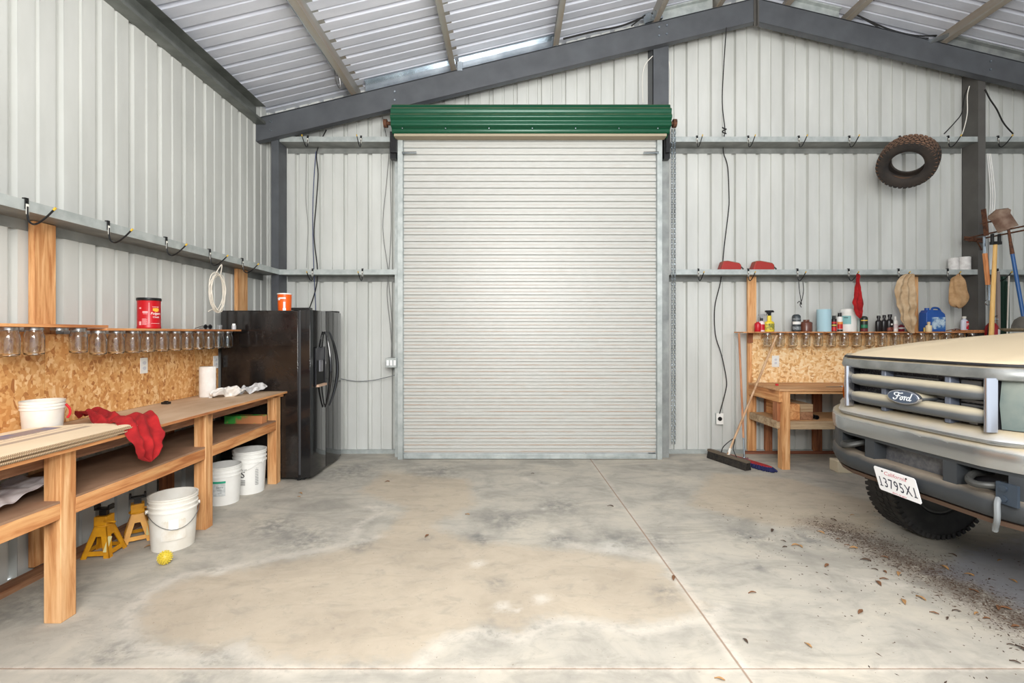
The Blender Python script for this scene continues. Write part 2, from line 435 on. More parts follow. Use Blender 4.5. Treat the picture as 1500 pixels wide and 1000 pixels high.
    base = mix(nt, ramp(nt, jj, [(.2,(0,0,0)),(.6,(225,225,225))]), base, lin((140,110,88)))
    base = mix(nt, mth(nt,'MULTIPLY', ramp(nt, noise_n(nt, coords(nt,(1,1.6,1)), 7, 7, .7, .6), [(.52,(0,0,0)),(.70,(255,255,255))]), .35), base, lin((132,128,120)))
    nt.links.new(base, b.inputs['Base Color'])
    nt.links.new(mth(nt,'SUBTRACT', .82, mth(nt,'MULTIPLY', wet_daylight, .2)), b.inputs['Roughness'])
    h = mth(nt,'SUBTRACT', mth(nt,'ADD', mth(nt,'MULTIPLY', n3, .25), mth(nt,'MULTIPLY', n2, .3)), mth(nt,'MULTIPLY', jj, 1.2))
    bump(nt, b, h, .25, .006); return m
fo = struct('floor', mb, floor_mat(), fix=False)
for k, vals in at.items():
    a = fo.data.attributes.new(k, 'FLOAT', 'POINT'); a.data.foreach_set('value', vals)

# ------------------------------------------------------------------ steel frame
YC = 5.79            # inner face of columns and girts
YR = 5.70            # face of the gable rafter
def rafter(x0, x1, label):
    t = thing('gable_rafter', label, 'beam', (x0,YR,zb(x0)))
    o = Vector((x0,YR,zb(x0)))
    def q(x,y,z): return Vector((x,y,z))-o
    web = MB(); n = 2
    web.loft([[q(x,YR,zb(x)),q(x,YR+.008,zb(x)),q(x,YR+.008,zt(x)),q(x,YR,zt(x))] for x in (x0,x1)])
    obj('web', web, DARKSTEEL, t)
    for nm, f in (('top_flange',lambda x: zt(x)-.008),('bottom_flange',lambda x: zb(x))):
        m2 = MB(); m2.loft([[q(x,YR-.0,f(x)),q(x,YR+.085,f(x)),q(x,YR+.085,f(x)+.012),q(x,YR,f(x)+.012)] for x in (x0,x1)])
        if nm == 'bottom_flange':
            m2.loft([[q(x,YR-.004,f(x)-.001),q(x,YR,f(x)-.001),q(x,YR,f(x)+.022),q(x,YR-.004,f(x)+.022)] for x in (x0,x1)])
        obj(nm, m2, DARKSTEEL, t)
    return t
ra = rafter(XL, RX-.005, 'dark grey sloping gable beam rising from left wall to roof ridge')
rb = rafter(RX+.005, 8.8, 'dark grey sloping gable beam descending from ridge to upper right corner')
def bolts(t, o, L, r=.012):
    for (x,z) in L:
        b = MB(); b.cyl((x-o[0],YR-.014-o[1],z-o[2]),(x-o[0],YR-o[1],z-o[2]), r, n=6); obj('bolt', b, GALV_SHINY, t)
for t,xs_ in ((ra,(-2.86,-1.38)),(rb,(5.72,))):
    bolts(t, t.location, [(x, zb(x)+.09) for x in xs_]+[(x, zb(x)+.19) for x in xs_])
bolts(ra, ra.location, [(x, zb(x)+d) for x in (1.77,1.86) for d in (.10,.20)])
p = MB(); p.box(-.028,.028,-.012,0,0,.40); p.box(-.006,.006,-.06,-.012,0,.40)
rp = tag(obj('ridge_plate', p, DARKSTEEL2, loc=(RX,YR,zb(RX)-.07)), 'short vertical steel plate joining both gable beams at the ridge', 'plate')
def column(x0, x1, label, mat=DARKSTEEL, side=1, z1=None, split=False):
    """C section column, opening to one side"""
    xm = (x0+x1)/2; z1 = z1 or zb(x0)+.15
    t = thing('steel_column', label, 'column', (xm,YC,0)); w = (x1-x0)/2
    m = MB(); m.box(-w,w,0,.008,0,z1); obj('front_flange', m, mat, t)
    m = MB(); xw = -w if side > 0 else w-.008
    if split: m.box(-.006,.006,-.001,.205,0,z1); m.box(-w,-w+.004,0,.02,0,z1); 
    m.box(xw if not split else -w,(xw+.008) if not split else -w+.008,0.008,.205,0,z1)
    obj('web', m, mat, t)
    m = MB(); m.box(-w,w,.2,.208,0,z1); obj('back_flange', m, mat, t)
    return t
column(-2.90,-2.81,'grey steel column in the left back corner behind the black refrigerator', side=-1)
column(1.725,1.915,'double grey steel column above the right end of the green door hood', split=True)
column(5.665,5.755,'dark grey steel column on back wall between hanging tyre and garden tools', DARKSTEEL2)
def girt_x(x0, x1, z, label):
    t = thing('wall_girt', label, 'girt', (x0,YW,z)); L = x1-x0; d = YC-YW
    m = MB(); m.box(0,L,d,d+.003,0,.062); m.box(0,L,d+.003,d+.018,.058,.062); obj('front_flange', m, GALV, t)
    m = MB(); m.box(0,L,d+.003,-.003,0,.003); obj('web', m, GALV_SHADE, t)
    m = MB(); m.box(0,L,-.006,-.003,-.065,0); obj('back_flange', m, GALV_SHADE, t)
GZ1, GZ2 = 2.213, 3.822
girt_x(-2.80,-1.37,GZ2,'galvanized wall rail high on back wall left of roller door')
girt_x(1.95,5.66,GZ2,'long galvanized wall rail high on back wall under which the tyre hangs')
girt_x(5.76,8.8,GZ2,'galvanized wall rail at upper right beyond the grey column')
girt_x(-2.80,-1.37,GZ1,'galvanized wall rail at mid height between refrigerator and roller door')
girt_x(1.95,5.66,GZ1,'long galvanized wall rail above right workbench carrying tail lights and cans')
girt_x(5.76,8.8,GZ1,'galvanized wall rail at mid height behind the hanging garden tools')
t = thing('wall_girt', 'long galvanized rail running along the left wall above the jars', 'girt', (XL,YW-.15,GZ1)); L = -(YW-.15-YF)
m = MB(); m.box(.237,.24,L,0,0,.064); m.box(.222,.237,L,0,.06,.064); obj('front_flange', m, GALV, t)
m = MB(); m.box(.003,.237,L,0,0,.003); obj('web', m, GALV_SHADE, t)
m = MB(); m.box(.003,.006,L,0,-.066,0); obj('back_flange', m, GALV_SHADE, t)
m = MB(); m.box(0,.12,YF,YR-.002,0,.006); m.box(0,.006,YF,YR-.002,0.006,.215); m.box(.114,.12,YF,YR-.002,.006,.03); m.box(0,.12,YF,YR-.002,.211,.215)
tag(obj('eave_strut', m, M('eave_steel',(124,127,122),.4,.4,(96,99,95),4), loc=(XL,0,3.99)), 'galvanized channel along the top of the left wall under the roof', 'beam')
# purlins
th = math.atan(RS)
def purlin(x, label, sg):
    mt = MB(); A = Matrix.Rotation(-th*sg,4,'Y')
    f = -1
    mt.box(-.0015,.0015,YF,5.99,0,.2,A)
    mt.box(-.062,0,YF,5.99,0,.003,A); mt.box(-.062,-.059,YF,5.99,.003,.018,A); mt.box(0,.062,YF,5.99,.197,.2,A)
    o = obj('roof_purlin', mt, PURL, loc=(x,0,zt(x)+.003)); tag(o, label, 'purlin'); return o
pl = [(-1.84,'first galvanized purlin from the left wall, with conduit beside it',1),(-.65,'galvanized purlin above left half of the roller door',1),(.57,'galvanized purlin above right half of the roller door',1),
      (1.77,'galvanized purlin meeting the gable beam above the double column',1),(2.52,'galvanized purlin just left of the roof ridge',1),(3.33,'galvanized purlin just right of the roof ridge',-1),
      (4.06,'dusty purlin right of the ridge above blank wall',-1),(5.2,'wide dusty purlin at the upper right, left of right column',-1),(6.4,'galvanized purlin at the far right edge of the roof',-1)]
for a in pl: purlin(*a)
def rake(x0, x1, mat, label):
    m = MB()
    m.loft([[(x-x0,0,zt(x)-zt(x0)),(x-x0,.02,zt(x)-zt(x0)),(x-x0,.02,zr(x)-.008-zt(x0)),(x-x0,0,zr(x)-.008-zt(x0))] for x in (x0,x1)])
    m.loft([[(x-x0,-.05,zr(x)-.03-zt(x0)),(x-x0,.0,zr(x)-.03-zt(x0)),(x-x0,.0,zr(x)-.01-zt(x0)),(x-x0,-.05,zr(x)-.01-zt(x0))] for x in (x0,x1)])
    tag(obj('rake_channel', m, mat, loc=(x0,YC+.03,zt(x0)+.002)), label, 'channel')
rake(-1.77,-.67,GALV_SHINY,'bright galvanized channel on the gable beam between first two purlins')
rake(-.63,.54,GALV_SHINY,'bright galvanized channel on gable beam over the middle of the door')
rake(1.83,2.46,GALV,'dull channel on the gable beam just left of the ridge')
rake(3.38,4.0,GALV,'dull channel on the gable beam just right of the ridge')
rake(5.27,6.3,GALV_DIRTY,'dusty channel on the gable beam at upper right')
# conduit beside first purlin and bright clips
m = MB(); m.tube([(-1.985,YF+1,zt(-1.985)+.155),(-1.985,5.38,zt(-1.985)+.155)], .014, 8)
t = thing('ceiling_conduit','thin bright metal conduit running beside the first purlin','conduit',(0,0,0)); obj('pipe', m, GALV_SHINY, t)
m = MB(); m.tube(spline([(-1.985,5.38,4.47),(-1.98,5.42,4.36),(-1.94,5.40,4.27),(-1.91,5.36,4.30),(-1.92,5.30,4.50),(-1.90,5.45,4.42),(-1.88,5.66,4.36)]), .006, 6); obj('cable', m, WIRE, t)
for (px,py,w,lb) in ((674,98,.06,'second'),(812,62,.06,'third')):
    c = P(px,py,5.72); m = MB(); m.box(-w/2,w/2,-.03,.03,-.06,.05); tag(obj('purlin_clip', m, GALV_SHINY, loc=c), 'bright metal clip on the gable beam at the %s purlin'%lb, 'clip')
c = P(957,25,5.72); m = MB(); m.box(-.12,-.02,-.02,.02,-.05,.06,Matrix.Rotation(-.3,4,'Y')); m.box(.0,.1,-.02,.02,-.05,.06,Matrix.Rotation(-.3,4,'Y'))
tag(obj('purlin_clip', m, GALV_SHINY, loc=c), 'double bright metal clip on the gable beam beside the fourth purlin', 'clip')
c = P(1378,56,5.72); m = MB(); m.bar((-.16,0,-.06),(.12,0,.04),.05,.05); tag(obj('purlin_clip', m, GALV_SHINY, loc=c), 'slanted bright bracket on the right gable beam', 'clip')
m = MB(); m.tube(spline([P(825,57,5.72),P(870,46,5.72),P(910,38,5.72),P(950,22,5.72),P(968,15,5.72)]), .011, 6)
m.tube(spline([P(925,38,5.7),P(935,30,5.7),P(945,22,5.7)]),.008,6)
tag(obj('roof_cable', m, RUB), 'black cable draped along the gable beam under the roof', 'cable')
m = MB(); m.tube(spline([P(1255,22,5.73),P(1300,42,5.73),P(1340,52,5.73),P(1372,52,5.73)]), .009, 6)
m.tube(spline([P(1262,26,5.71),P(1310,50,5.71),P(1360,56,5.71)]), .007, 6)
tag(obj('roof_cable', m, RUB), 'thin dark cable along the right gable beam', 'cable')

# ------------------------------------------------------------------ roller door
def door_mat():
    m, nt, b = new_mat('white_roller_curtain')
    tc = nd(nt,'ShaderNodeTexCoord'); sp = nd(nt,'ShaderNodeSeparateXYZ'); nt.links.new(tc.outputs['Object'], sp.inputs[0])
    ph = mth(nt,'FRACT', mth(nt,'DIVIDE', sp.outputs[2], .08))
    a = mth(nt,'SUBTRACT', 1, mth(nt,'DIVIDE', mth(nt,'ABSOLUTE', mth(nt,'SUBTRACT', ph, .03)), .12), clamp=True)
    n = noise_n(nt, coords(nt,(.8,1,6)), 2.5, 6, .65); n2 = noise_n(nt, coords(nt,(1,1,9)), 9, 5, .6)
    low = mth(nt,'SUBTRACT', 1.3, mth(nt,'MULTIPLY', sp.outputs[2], .22), clamp=True)
    d = mth(nt,'MULTIPLY', mth(nt,'MULTIPLY', a, low), ramp(nt, n, [(.30,(90,90,90)),(.60,(255,255,255))]))
    base = ramp(nt, n2, [(.3,(184,184,178)),(.7,(196,196,191))])
    base = mix(nt, mth(nt,'MULTIPLY', d, .85), base, lin((160,120,86)))
    ledge_shade = mth(nt,'SUBTRACT', 1, mth(nt,'DIVIDE', mth(nt,'ABSOLUTE', mth(nt,'SUBTRACT', ph, .50)), .05), clamp=True)  # blue-grey shadow line painted under each slat ledge
    base = mix(nt, mth(nt,'MULTIPLY', ledge_shade, .6), base, lin((120,128,134)))
    sp2 = ramp(nt, noise_n(nt, coords(nt,(.5,1,4)), 7, 6, .7), [(.6,(0,0,0)),(.72,(255,255,255))])
    base = mix(nt, mth(nt,'MULTIPLY', mth(nt,'MULTIPLY', sp2, low), .3), base, lin((190,150,112)))
    nt.links.new(base, b.inputs['Base Color']); b.inputs['Roughness'].default_value = .4
    return m
door = bpy.data.objects.new('door_1', None); C.objects.link(door); door.location = (0,5.74,0); door['kind'] = 'structure'
prf = [] ; z = .07
zz = []
k = 0
while k*.08 < 3.95:
    for dz, dy in ((0,.0),(.002,-.012),(.006,-.022),(.035,-.022),(.039,-.012),(.041,0.0)):
        zz.append((.07+k*.08+dz-.03, dy))
    k += 1
zz = [(z,y) for z,y in zz if z > .05]
mb = MB(); mb.add([(x,y,z) for z,y in zz for x in (-1.28,1.74)], [(2*i,2*i+1,2*i+3,2*i+2) for i in range(len(zz)-1)])
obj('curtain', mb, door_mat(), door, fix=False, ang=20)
mb = MB(); mb.box(-1.28,1.74,-.035,.0,.008,.06); mb.box(-1.28,1.74,-.05,-.035,.008,.016); mb.box(.85,1.45,-.042,-.035,.026,.048)
obj('bottom_bar', mb, GALV, door, bevel=.002)
for x0,x1,s in ((-1.345,-1.285,1),(1.745,1.805,-1)):
    mb = MB(); mb.box(x0,x1,-.05,-.046,0,3.86); mb.box(x0,x1,.02,.024,0,3.86); mb.box(x0 if s>0 else x1-.004,x0+.004 if s>0 else x1,-.046,.02,0,3.86)
    xm = (x0+x1)/2
    for i in range(8): mb.cyl((xm,-.053,.3+i*.48),(xm,-.05,.3+i*.48),.006,n=6)
    obj('guide_rail', mb, GALV, door)
GREEN = M('green_hood_steel', (8,72,48), .28, .1, dust=((140,134,104),.45,1.0,.3))
mb = MB(); rings = []; R0 = .182; nseg = 90
for k in range(nseg+1):
    a = -.50*PI-.02+ (1.12*PI)*k/nseg    # from the bottom round the front to behind the top
    a2 = -PI*.5-(1.12*PI)*k/nseg
    r = R0+.010*math.cos(k/nseg*2*PI*7)
    rings.append([(x, r*math.cos(a2), 4.0+r*math.sin(a2)) for x in (-1.38,1.85)])
n = len(rings); mb.add([v for r in rings for v in r], [(2*i,2*i+1,2*i+3,2*i+2) for i in range(n-1)])
hood = obj('hood', mb, GREEN, door, fix=False, solid=.003, ang=60, loc=(0,-.08,0))
mb = MB(); mb.lathe([(.0,0),(.155,0),(.155,3.10),(0,3.10)], n=40, M=Matrix.Translation((-1.32,.0-.08,4.0)) @ Matrix.Rotation(PI/2,4,'Y'))
obj('barrel', mb, M('curtain_roll', (170,160,140), .6), door)
mb = MB(); mb.box(-1.36,1.82,-.17,-.06,3.800,3.828); 
obj('hood_lip', mb, M('hood_lip_dusty', (160,148,126), .7), door)
for sx, nm in ((-1.40,0),(1.86,1)):
    mb = MB(); mb.box(sx-.035,sx+.035,-.06,.02,3.58,3.90); mb.box(sx-.02,sx+.05 if nm==0 else sx+.02,-.09,-.06,3.64,3.82)
    obj('end_bracket', mb, BLACKM, door)
    mb = MB(); mb.cyl((sx-.09,-.08,3.985),(sx+.09,-.08,3.985),.022,n=10); mb.cyl((sx-(.06 if nm==0 else -.06),-.08,3.985),(sx-(.10 if nm==0 else -.10),-.08,3.985),.05,n=12)
    obj('axle_end', mb, RUST, door)
for x in (-1.25,-.75,-.25,.25,.75,1.25,1.7):
    mb = MB(); mb.cyl((x,-.225,3.868),(x,-.205,3.868),.006,n=6); obj('rivet', mb, GALV_SHINY, door)
for sx in (-1.375,1.845):
    mb = MB(); mb.cyl((sx,-.08,4.0),(sx+(.004 if sx<0 else -.004),-.08,4.0),.172,n=30); obj('end_cap', mb, GREEN, door)
for xa,xb in ((-1.29,-1.12),(1.58,1.76)):
    mb = MB(); mb.tube([(xa,-.06,3.645),(xb,-.06,3.65)], .014, 8); obj('latch_bar', mb, GALV_SHINY, door)
# jambs
mb = MB(); mb.box(-.045,.035,0,.004,0,3.86); mb.box(.031,.035,0,.2,0,3.86)
tag(obj('door_jamb', mb, GALV, loc=(-1.36,5.80,0)), 'galvanized door post behind the left guide rail of the roller door','post')
mb = MB(); mb.box(-.05,.055,0,.004,0,3.80); mb.box(-.05,-.046,0,.2,0,3.80)
tag(obj('door_jamb', mb, GALV_DIRTY, loc=(1.86,5.78,0)), 'grey door post behind the right guide rail of the roller door','post')
# chain
mb = MB()
for sx in (0,.035):
    k = 0; z = 0.
    while z < 3.72:
        L = .034; ax = k % 2
        pts = []
        for a in range(8):
            t_ = 2*PI*a/8; u = math.cos(t_)*.009; w = math.sin(t_)*.019
            pts.append((sx+(u if ax else 0), (0 if ax else u), z+.019+w))
        mb.tube(pts, .0045, 4, closed=True); z += .030; k += 1
t = thing('pull_chain','long galvanized hoist chain looped beside the right side of the roller door','chain',(1.925,5.70,.18)); obj('links', mb, GALV_SHINY, t)
# ------------------------------------------------------------------ helpers for things
def cloth(name, path, width, side, mat, amp=.02, seed=0, nu=30, nv=14, thick=.003, parent=None, fs=9, taper=None, fold=0, gather=0):
    """crumpled cloth along a path; side = direction(s) across"""
    pts = spline(path, max(2,nu//(len(path)-1))); m = len(pts)
    w = width if isinstance(width,(list,tuple)) else [width]*len(path)
    sd = [Vector(s) for s in side] if isinstance(side,list) else [Vector(side)]*len(path)
    o = pts[0].copy(); mb = MB(); vs = []
    for i,p in enumerate(pts):
        f = i/(m-1)*(len(path)-1); a = min(int(f),len(path)-2); t = f-a
        ww = w[a]*(1-t)+w[a+1]*t; s = (sd[a]*(1-t)+sd[a+1]*t).normalized()
        tg = (pts[min(i+1,m-1)]-pts[max(i-1,0)]).normalized(); n = tg.cross(s).normalized()
        for j in range(nv+1):
            u = j/nv-.5
            q = p+s*(u*ww)
            d = noise.noise(q*fs+Vector((seed*7.3,0,seed)))*amp + noise.noise(q*fs*2.7+Vector((0,seed*3,1)))*amp*.45
            d += fold*math.sin(u*PI*5+seed+i*.08)*min(1,ww/.05)
            q = q+n*d+s*(noise.noise(q*fs*1.3+Vector((9,seed,0)))*amp*.6)
            vs.append(q-o)
    mb.v = vs; k = nv+1
    mb.f = [(i*k+j,i*k+j+1,(i+1)*k+j+1,(i+1)*k+j) for i in range(m-1) for j in range(nv)]
    ob = obj(name, mb, mat, parent, loc=o, fix=False, solid=thick, ang=70, sub=1)
    return ob
def bottle_prof(r, h, neck=.35, nr=.4, sh=.12):
    z1 = h*(1-neck)
    return [(0,0),(r*.92,0),(r,.006),(r,z1-h*sh*.2),(r*.93,z1+h*sh*.3),(r*.7,z1+h*sh*.75),(r*nr,z1+h*sh),(r*nr,h)]

# ------------------------------------------------------------------ left workbench
BX0 = -2.96; BXF = -2.27; BZ = .915; BY1 = 4.80
t = thing('workbench', 'long pine workbench along the left wall with a plywood top and lower shelf', 'workbench', (-2.6,3.3,0))
o = Vector((-2.6,3.3,0))
def bx(x0,x1,y0,y1,z0,z1): return MB().box(x0-o.x,x1-o.x,y0-o.y,y1-o.y,z0,z1)
for y0 in (1.20,2.48,3.657,4.76):
    obj('leg', bx(-2.424,-2.335,y0,y0+.089,0,BZ-.018 if y0<4.7 else BZ-.05), W_V, t, bevel=.003)
obj('tabletop', bx(BX0,BXF,.6,BY1+.05,BZ-.018,BZ), PLY, t)
obj('top_edge', bx(BXF,BXF+.003,.6,BY1+.05,BZ-.018,BZ-.001), PLYEDGE, t)
obj('apron', bx(-2.463,-2.425,.6,BY1+.04,BZ-.107,BZ-.018), W_DARKY, t, bevel=.002)
obj('apron', bx(-2.424,-2.30,BY1-.04+.05,BY1+.04,BZ-.05,BZ-.018), W_Y, t, bevel=.002)
for y in (1.3,2.55,3.72,4.76): obj('cross_brace', bx(-2.95,-2.463,y,y+.038,BZ-.107,BZ-.018), W_DARK, t)
SZ = .636
for a,b in ((.6,2.48),(2.569,3.657),(3.746,4.76)):
    obj('shelf_rail', bx(-2.374,-2.336,a,b,SZ-.095,SZ-.012), W_Y, t, bevel=.003)
obj('lower_shelf', bx(-2.93,-2.338,.6,4.80,SZ-.012,SZ), PLY2, t)
obj('back_rail', bx(-2.95,-2.93,.6,4.80,SZ-.107,SZ-.0), W_DARKY, t)
obj('back_rail', bx(-2.98,-2.95,.6,4.80,BZ-.107,BZ-.018), W_DARKY, t)
# wall framing behind the bench: sill, studs, uprights
tag(obj('sill_plate', MB().box(-.045,.045,-2.4,1.6,0,.038), W_DARKY, loc=(-2.93,3.2,0)), 'weathered board lying on the floor along the foot of the left wall', 'board')
for k,y in enumerate((1.80,2.99,4.10,5.22)):
    top = GZ1-.0 if k in (1,3) else BZ-.11
    lab = ['short pine stud behind the near end of the left workbench','wide pine upright on left wall from workbench to rail, nearest the camera','short weathered stud under the left workbench behind the white buckets','wide pine upright on left wall rising behind the black refrigerator'][k]
    w_ = .145 if k==1 else (.2 if k==3 else .14)
    m = MB().box(-.019,.019,0,w_,.038,top-.003)
    tag(obj('pine_upright', m, W_V if k in (1,3) else W_DARK, loc=(-3.001,y,0), bevel=.003), lab, 'post')
# strand board
t = thing('strand_board_panel','orange strand board backsplash behind left workbench under the jar shelf','panel',(-2.955,2.5,BZ))
ys_ = [.6,1.8,2.40,3.03,3.62,4.01,4.47,4.83]
for a,b in zip(ys_,ys_[1:]):
    obj('board', MB().box(-.012,0,a-2.5+.0025,b-2.5-.0025,.002,.60 if b<3.1 else .585), OSB, t)
# jar shelf
t = thing('jar_shelf','narrow plywood shelf on left wall with glass jars hanging beneath it','shelf',(-2.83,2.6,1.53))
obj('board', MB().box(-.17,.12,-2.,.62,.012,.030), PLYEDGE, t, bevel=.001)
obj('board', MB().box(-.17,.125,.60,2.20,-.006,.010), PLYEDGE, t, bevel=.001)
def jar_parts(t):
    obj('lid', MB().lathe([(0,0),(.0405,0),(.0425,-.002),(.0425,-.017),(.040,-.018)], n=28), LIDM, t)
    o_ = [(.0385,-.008),(.0385,-.026),(.041,-.034),(.0465,-.048),(.0475,-.060),(.0475,-.145),(.045,-.158),(.036,-.164),(0,-.162)]
    i_ = [(0,-.157),(.034,-.158),(.0425,-.150),(.0445,-.140),(.0445,-.062),(.043,-.050),(.038,-.036),(.0355,-.026),(.0355,-.008)]
    obj('glass', MB().lathe(o_+i_+[(.0385,-.008)], n=28), GLASS, t)
ORD = ['first','second','third','fourth','fifth','sixth','seventh','eighth','ninth','tenth','eleventh','twelfth','thirteenth','fourteenth','fifteenth','sixteenth','seventeenth','eighteenth']
jroot = None
jy = [2.657,2.798,2.955]+[3.085+.1477*i for i in range(12)]
for k,y in enumerate(jy):
    zj = (1.5425 if y < 3.2 else 1.5245)-.001
    lab = 'clear glass jar hanging under left wall shelf, %s from the left edge of the photo'%ORD[k] if k < 2 else 'clear glass jar hanging under left wall shelf, %s to the right of the empty lid'%ORD[max(k-3,0)]
    if k == 2: lab = 'bare metal jar lid without its jar under the left shelf'
    if jroot is None:
        jroot = thing('glass_jar', lab, 'jar', (-2.79,y,zj), 0, 'glass jars under the left shelf'); jar_parts(jroot)
    elif k == 2:
        q = tag(obj('screw_lid', MB().lathe([(0,0),(.0405,0),(.0425,-.002),(.0425,-.017),(.040,-.018)], n=28), LIDM, loc=(-2.79,y,zj)), lab, 'lid')
    else: dup(jroot, (-2.79,y,zj), lab, rz=k*1.3)
# coffee can
RED = M('red_can_plastic', (184,14,26), .35)
R = .077
t = thing('coffee_can','red plastic coffee can with black lid standing on the left wall shelf','can',(-2.80,3.70,1.541))
obj('body', MB().lathe([(0,0),(R*.97,0),(R,.004),(R,.012),(R*.975,.02),(R*.975,.205),(R,.213),(R,.222),(0,.222)], n=40), RED, t)
obj('lid', MB().lathe([(R+.002,.214),(R+.003,.216),(R+.003,.232),(R,.236),(0,.234)], n=40), BLACKM, t)
A0 = -.925; RR = R*.975+.0008
m = MB()
m.merge(wrap(text_mb('Folgers',.026,.25), RR, A0+.62, .115)); m.merge(wrap(text_mb('Classic',.018,.25), RR, A0+.62, .088))
m.merge(wrap(flatq(-.033,.033,-.0008,.0008), RR, A0+.6, .040)); m.merge(wrap(text_mb('THE BEST PART',.007), RR, A0+.58, .165))
obj('lettering', m, TXTW, t)
m = MB()
for i in range(9): m.merge(wrap(flatq(-.020,.020*random.uniform(.3,1),-.0012,.0012,4), RR, A0-.32, .030+i*.0055))
m.merge(wrap(flatq(-.009,.009,-.014,.014,3), RR, A0-.78, .040)); m.merge(wrap(flatq(-.008,.008,-.006,.006,3), RR, A0-.78, .155))
m.merge(wrap(flatq(-.017,.017,-.006,.006,4), RR, A0-.32, .125)); m.merge(wrap(flatq(-.014,.014,-.0015,.0015,4), RR, A0-.32, .112))
m.merge(wrap(flatq(-.0015,.0015,-.08,.08,1), RR, A0, .118))
obj('back_print', m, M('pink_print',(236,170,172),.5), t)
m = MB(); m.merge(wrap(flatq(-.022,.022,-.010,.010,6), RR+.0003, A0+.60, .145)); m.merge(wrap(flatq(-.012,.012,-.014,.014,6), RR+.0004, A0+.62, .143))
obj('emblem', m, M('golden_print',(238,176,60),.5), t)
# small things on the left shelf
t = thing('sunglasses','black folded sunglasses lying near the right end of the left shelf','sunglasses',(-2.80,4.42,1.541))
m = MB()
for s in (-1,1): m.tube([(.0,s*.033+math.cos(a*.785)*.026,.022+math.sin(a*.785)*.018) for a in range(8)], .004, 6, closed=True); m.tube([(0,s*.062,.03),(-.04,s*.06,.02),(-.10,s*.03,.008)], .003, 6)
m.tube([(0,-.01,.028),(0,.01,.028)], .003, 6); obj('frame', m, BLACKM, t)
m = MB()
for s in (-1,1): m.cyl((-.001,s*.033,.022),(.001,s*.033,.022),.024,n=16)
obj('lens', m, M('dark_lens',(20,20,24),.1), t)
CLEAR = M('clear_plastic', (235,238,240), .1, 0, trans=.85, ior=1.4)
tag(obj('plastic_cup', MB().lathe([(0,0),(.018,0),(.022,.042),(.020,.042),(.016,.003),(0,.003)], n=20), CLEAR, loc=(-2.80,4.60,1.541)), 'small clear plastic cup lying beside sunglasses on left shelf', 'cup')
t = thing('plastic_vial','small white capped vial at the very end of the left shelf','vial',(-2.745,4.74,1.541)); 
obj('body', MB().lathe([(0,0),(.020,0),(.020,.04),(0,.04)], n=20), M('frosted_plastic',(190,190,192),.35), t); obj('cap', MB().lathe([(0,.04),(.016,.04),(.014,.058),(0,.058)], n=20), WPL, t)
# outlets
def outlet(name, label, loc, rz, h=.125, w=.075, kind='duplex'):
    t = thing(name, label, 'outlet', loc, rz)          # local -y faces the viewer
    obj('cover_plate', MB().box(-w/2,w/2,-.007,0,-h/2,h/2), WPL, t, bevel=.002)
    if kind == 'duplex':
        for s in (-1,1):
            r = obj('receptacle', MB().lathe([(0,-.001),(.016,-.001),(.0165,0),(.0165,.004)], n=20, sx=1, sy=.85, M=Matrix.Translation((0,-.007,s*.021)) @ Matrix.Rotation(PI/2,4,'X')), M('socket_white',(206,206,210),.4), t)
            obj('slot', MB().box(-.008,-.006,-.0095,-.008,s*.021-.002,s*.021+.006).box(.006,.008,-.0095,-.008,s*.021-.002,s*.021+.006), BLACKM, r)
    return t
outlet('wall_outlet','white outlet plate on strand board above the middle of left workbench',(-2.9545,3.845,1.245),PI/2)
outlet('wall_outlet','white outlet plate on strand board next to the black refrigerator',(-2.9545,4.78,1.215),PI/2)
tag(obj('cable_clip', MB().box(-.03,.03,-.02,.02,0,.018).box(-.015,.015,-.012,.012,.018,.026), BLACKM, loc=(-2.87,3.98,BZ+.001), bevel=.004), 'small black gadget lying on the left workbench against the strand board', 'gadget')
# small pail on the bench
def pail(name, label, loc, r, h, mat, rib=3, handle=True, rz=0, hang=0.3, r0=.88, cat='bucket', hm=WIRE):
    t = thing(name, label, cat, loc, rz)
    out = [(r*r0,0)]; z = h*.0
    top = h
    out += [(r*(r0+(.975-r0)*.98),h*.70)]
    for i in range(rib):
        zz_ = h*(.72+.095*i)
        out += [(r*.975,zz_),(r*1.02,zz_+.003),(r*1.02,zz_+.012),(r*.975,zz_+.016)]
    out += [(r*.98,h-.012),(r*1.03,h-.010),(r*1.03,h),(r*.97,h)]
    inn = [(r*.955,h*.7),(r*r0*.97,.006),(0,.006)]
    obj('body', MB().lathe([(0,0),(r*r0*.97,0)]+out+inn, n=48), mat, t, ang=50)
    if handle:
        m = MB(); pts = []
        for k in range(17):
            a = PI*k/16; pts.append((math.cos(a)*(r*1.05), -math.sin(a)*(r*1.045), h*.74-math.sin(a)**1.5*h*.42*hang))
        m.tube(pts, .0025, 6); obj('handle', m, hm, t)
        for s in (-1,1): obj('handle_lug', MB().cyl((s*r*.98,0,h*.74),(s*r*1.09,0,h*.74),.014,n=12), mat, t)
    return t
t = pail('small_bucket','short white bucket on left workbench behind the cardboard stack',(-2.80,2.86,BZ+.001),.100,.19,WPL_D,handle=False)
m = MB(); m.tube(spline([(.085,.056,.16),(.100,.066,.13),(.104,.064,.10),(.100,.05,.075)]), .007, 6); obj('red_handle', m, M('red_plastic',(196,40,44),.4), t)
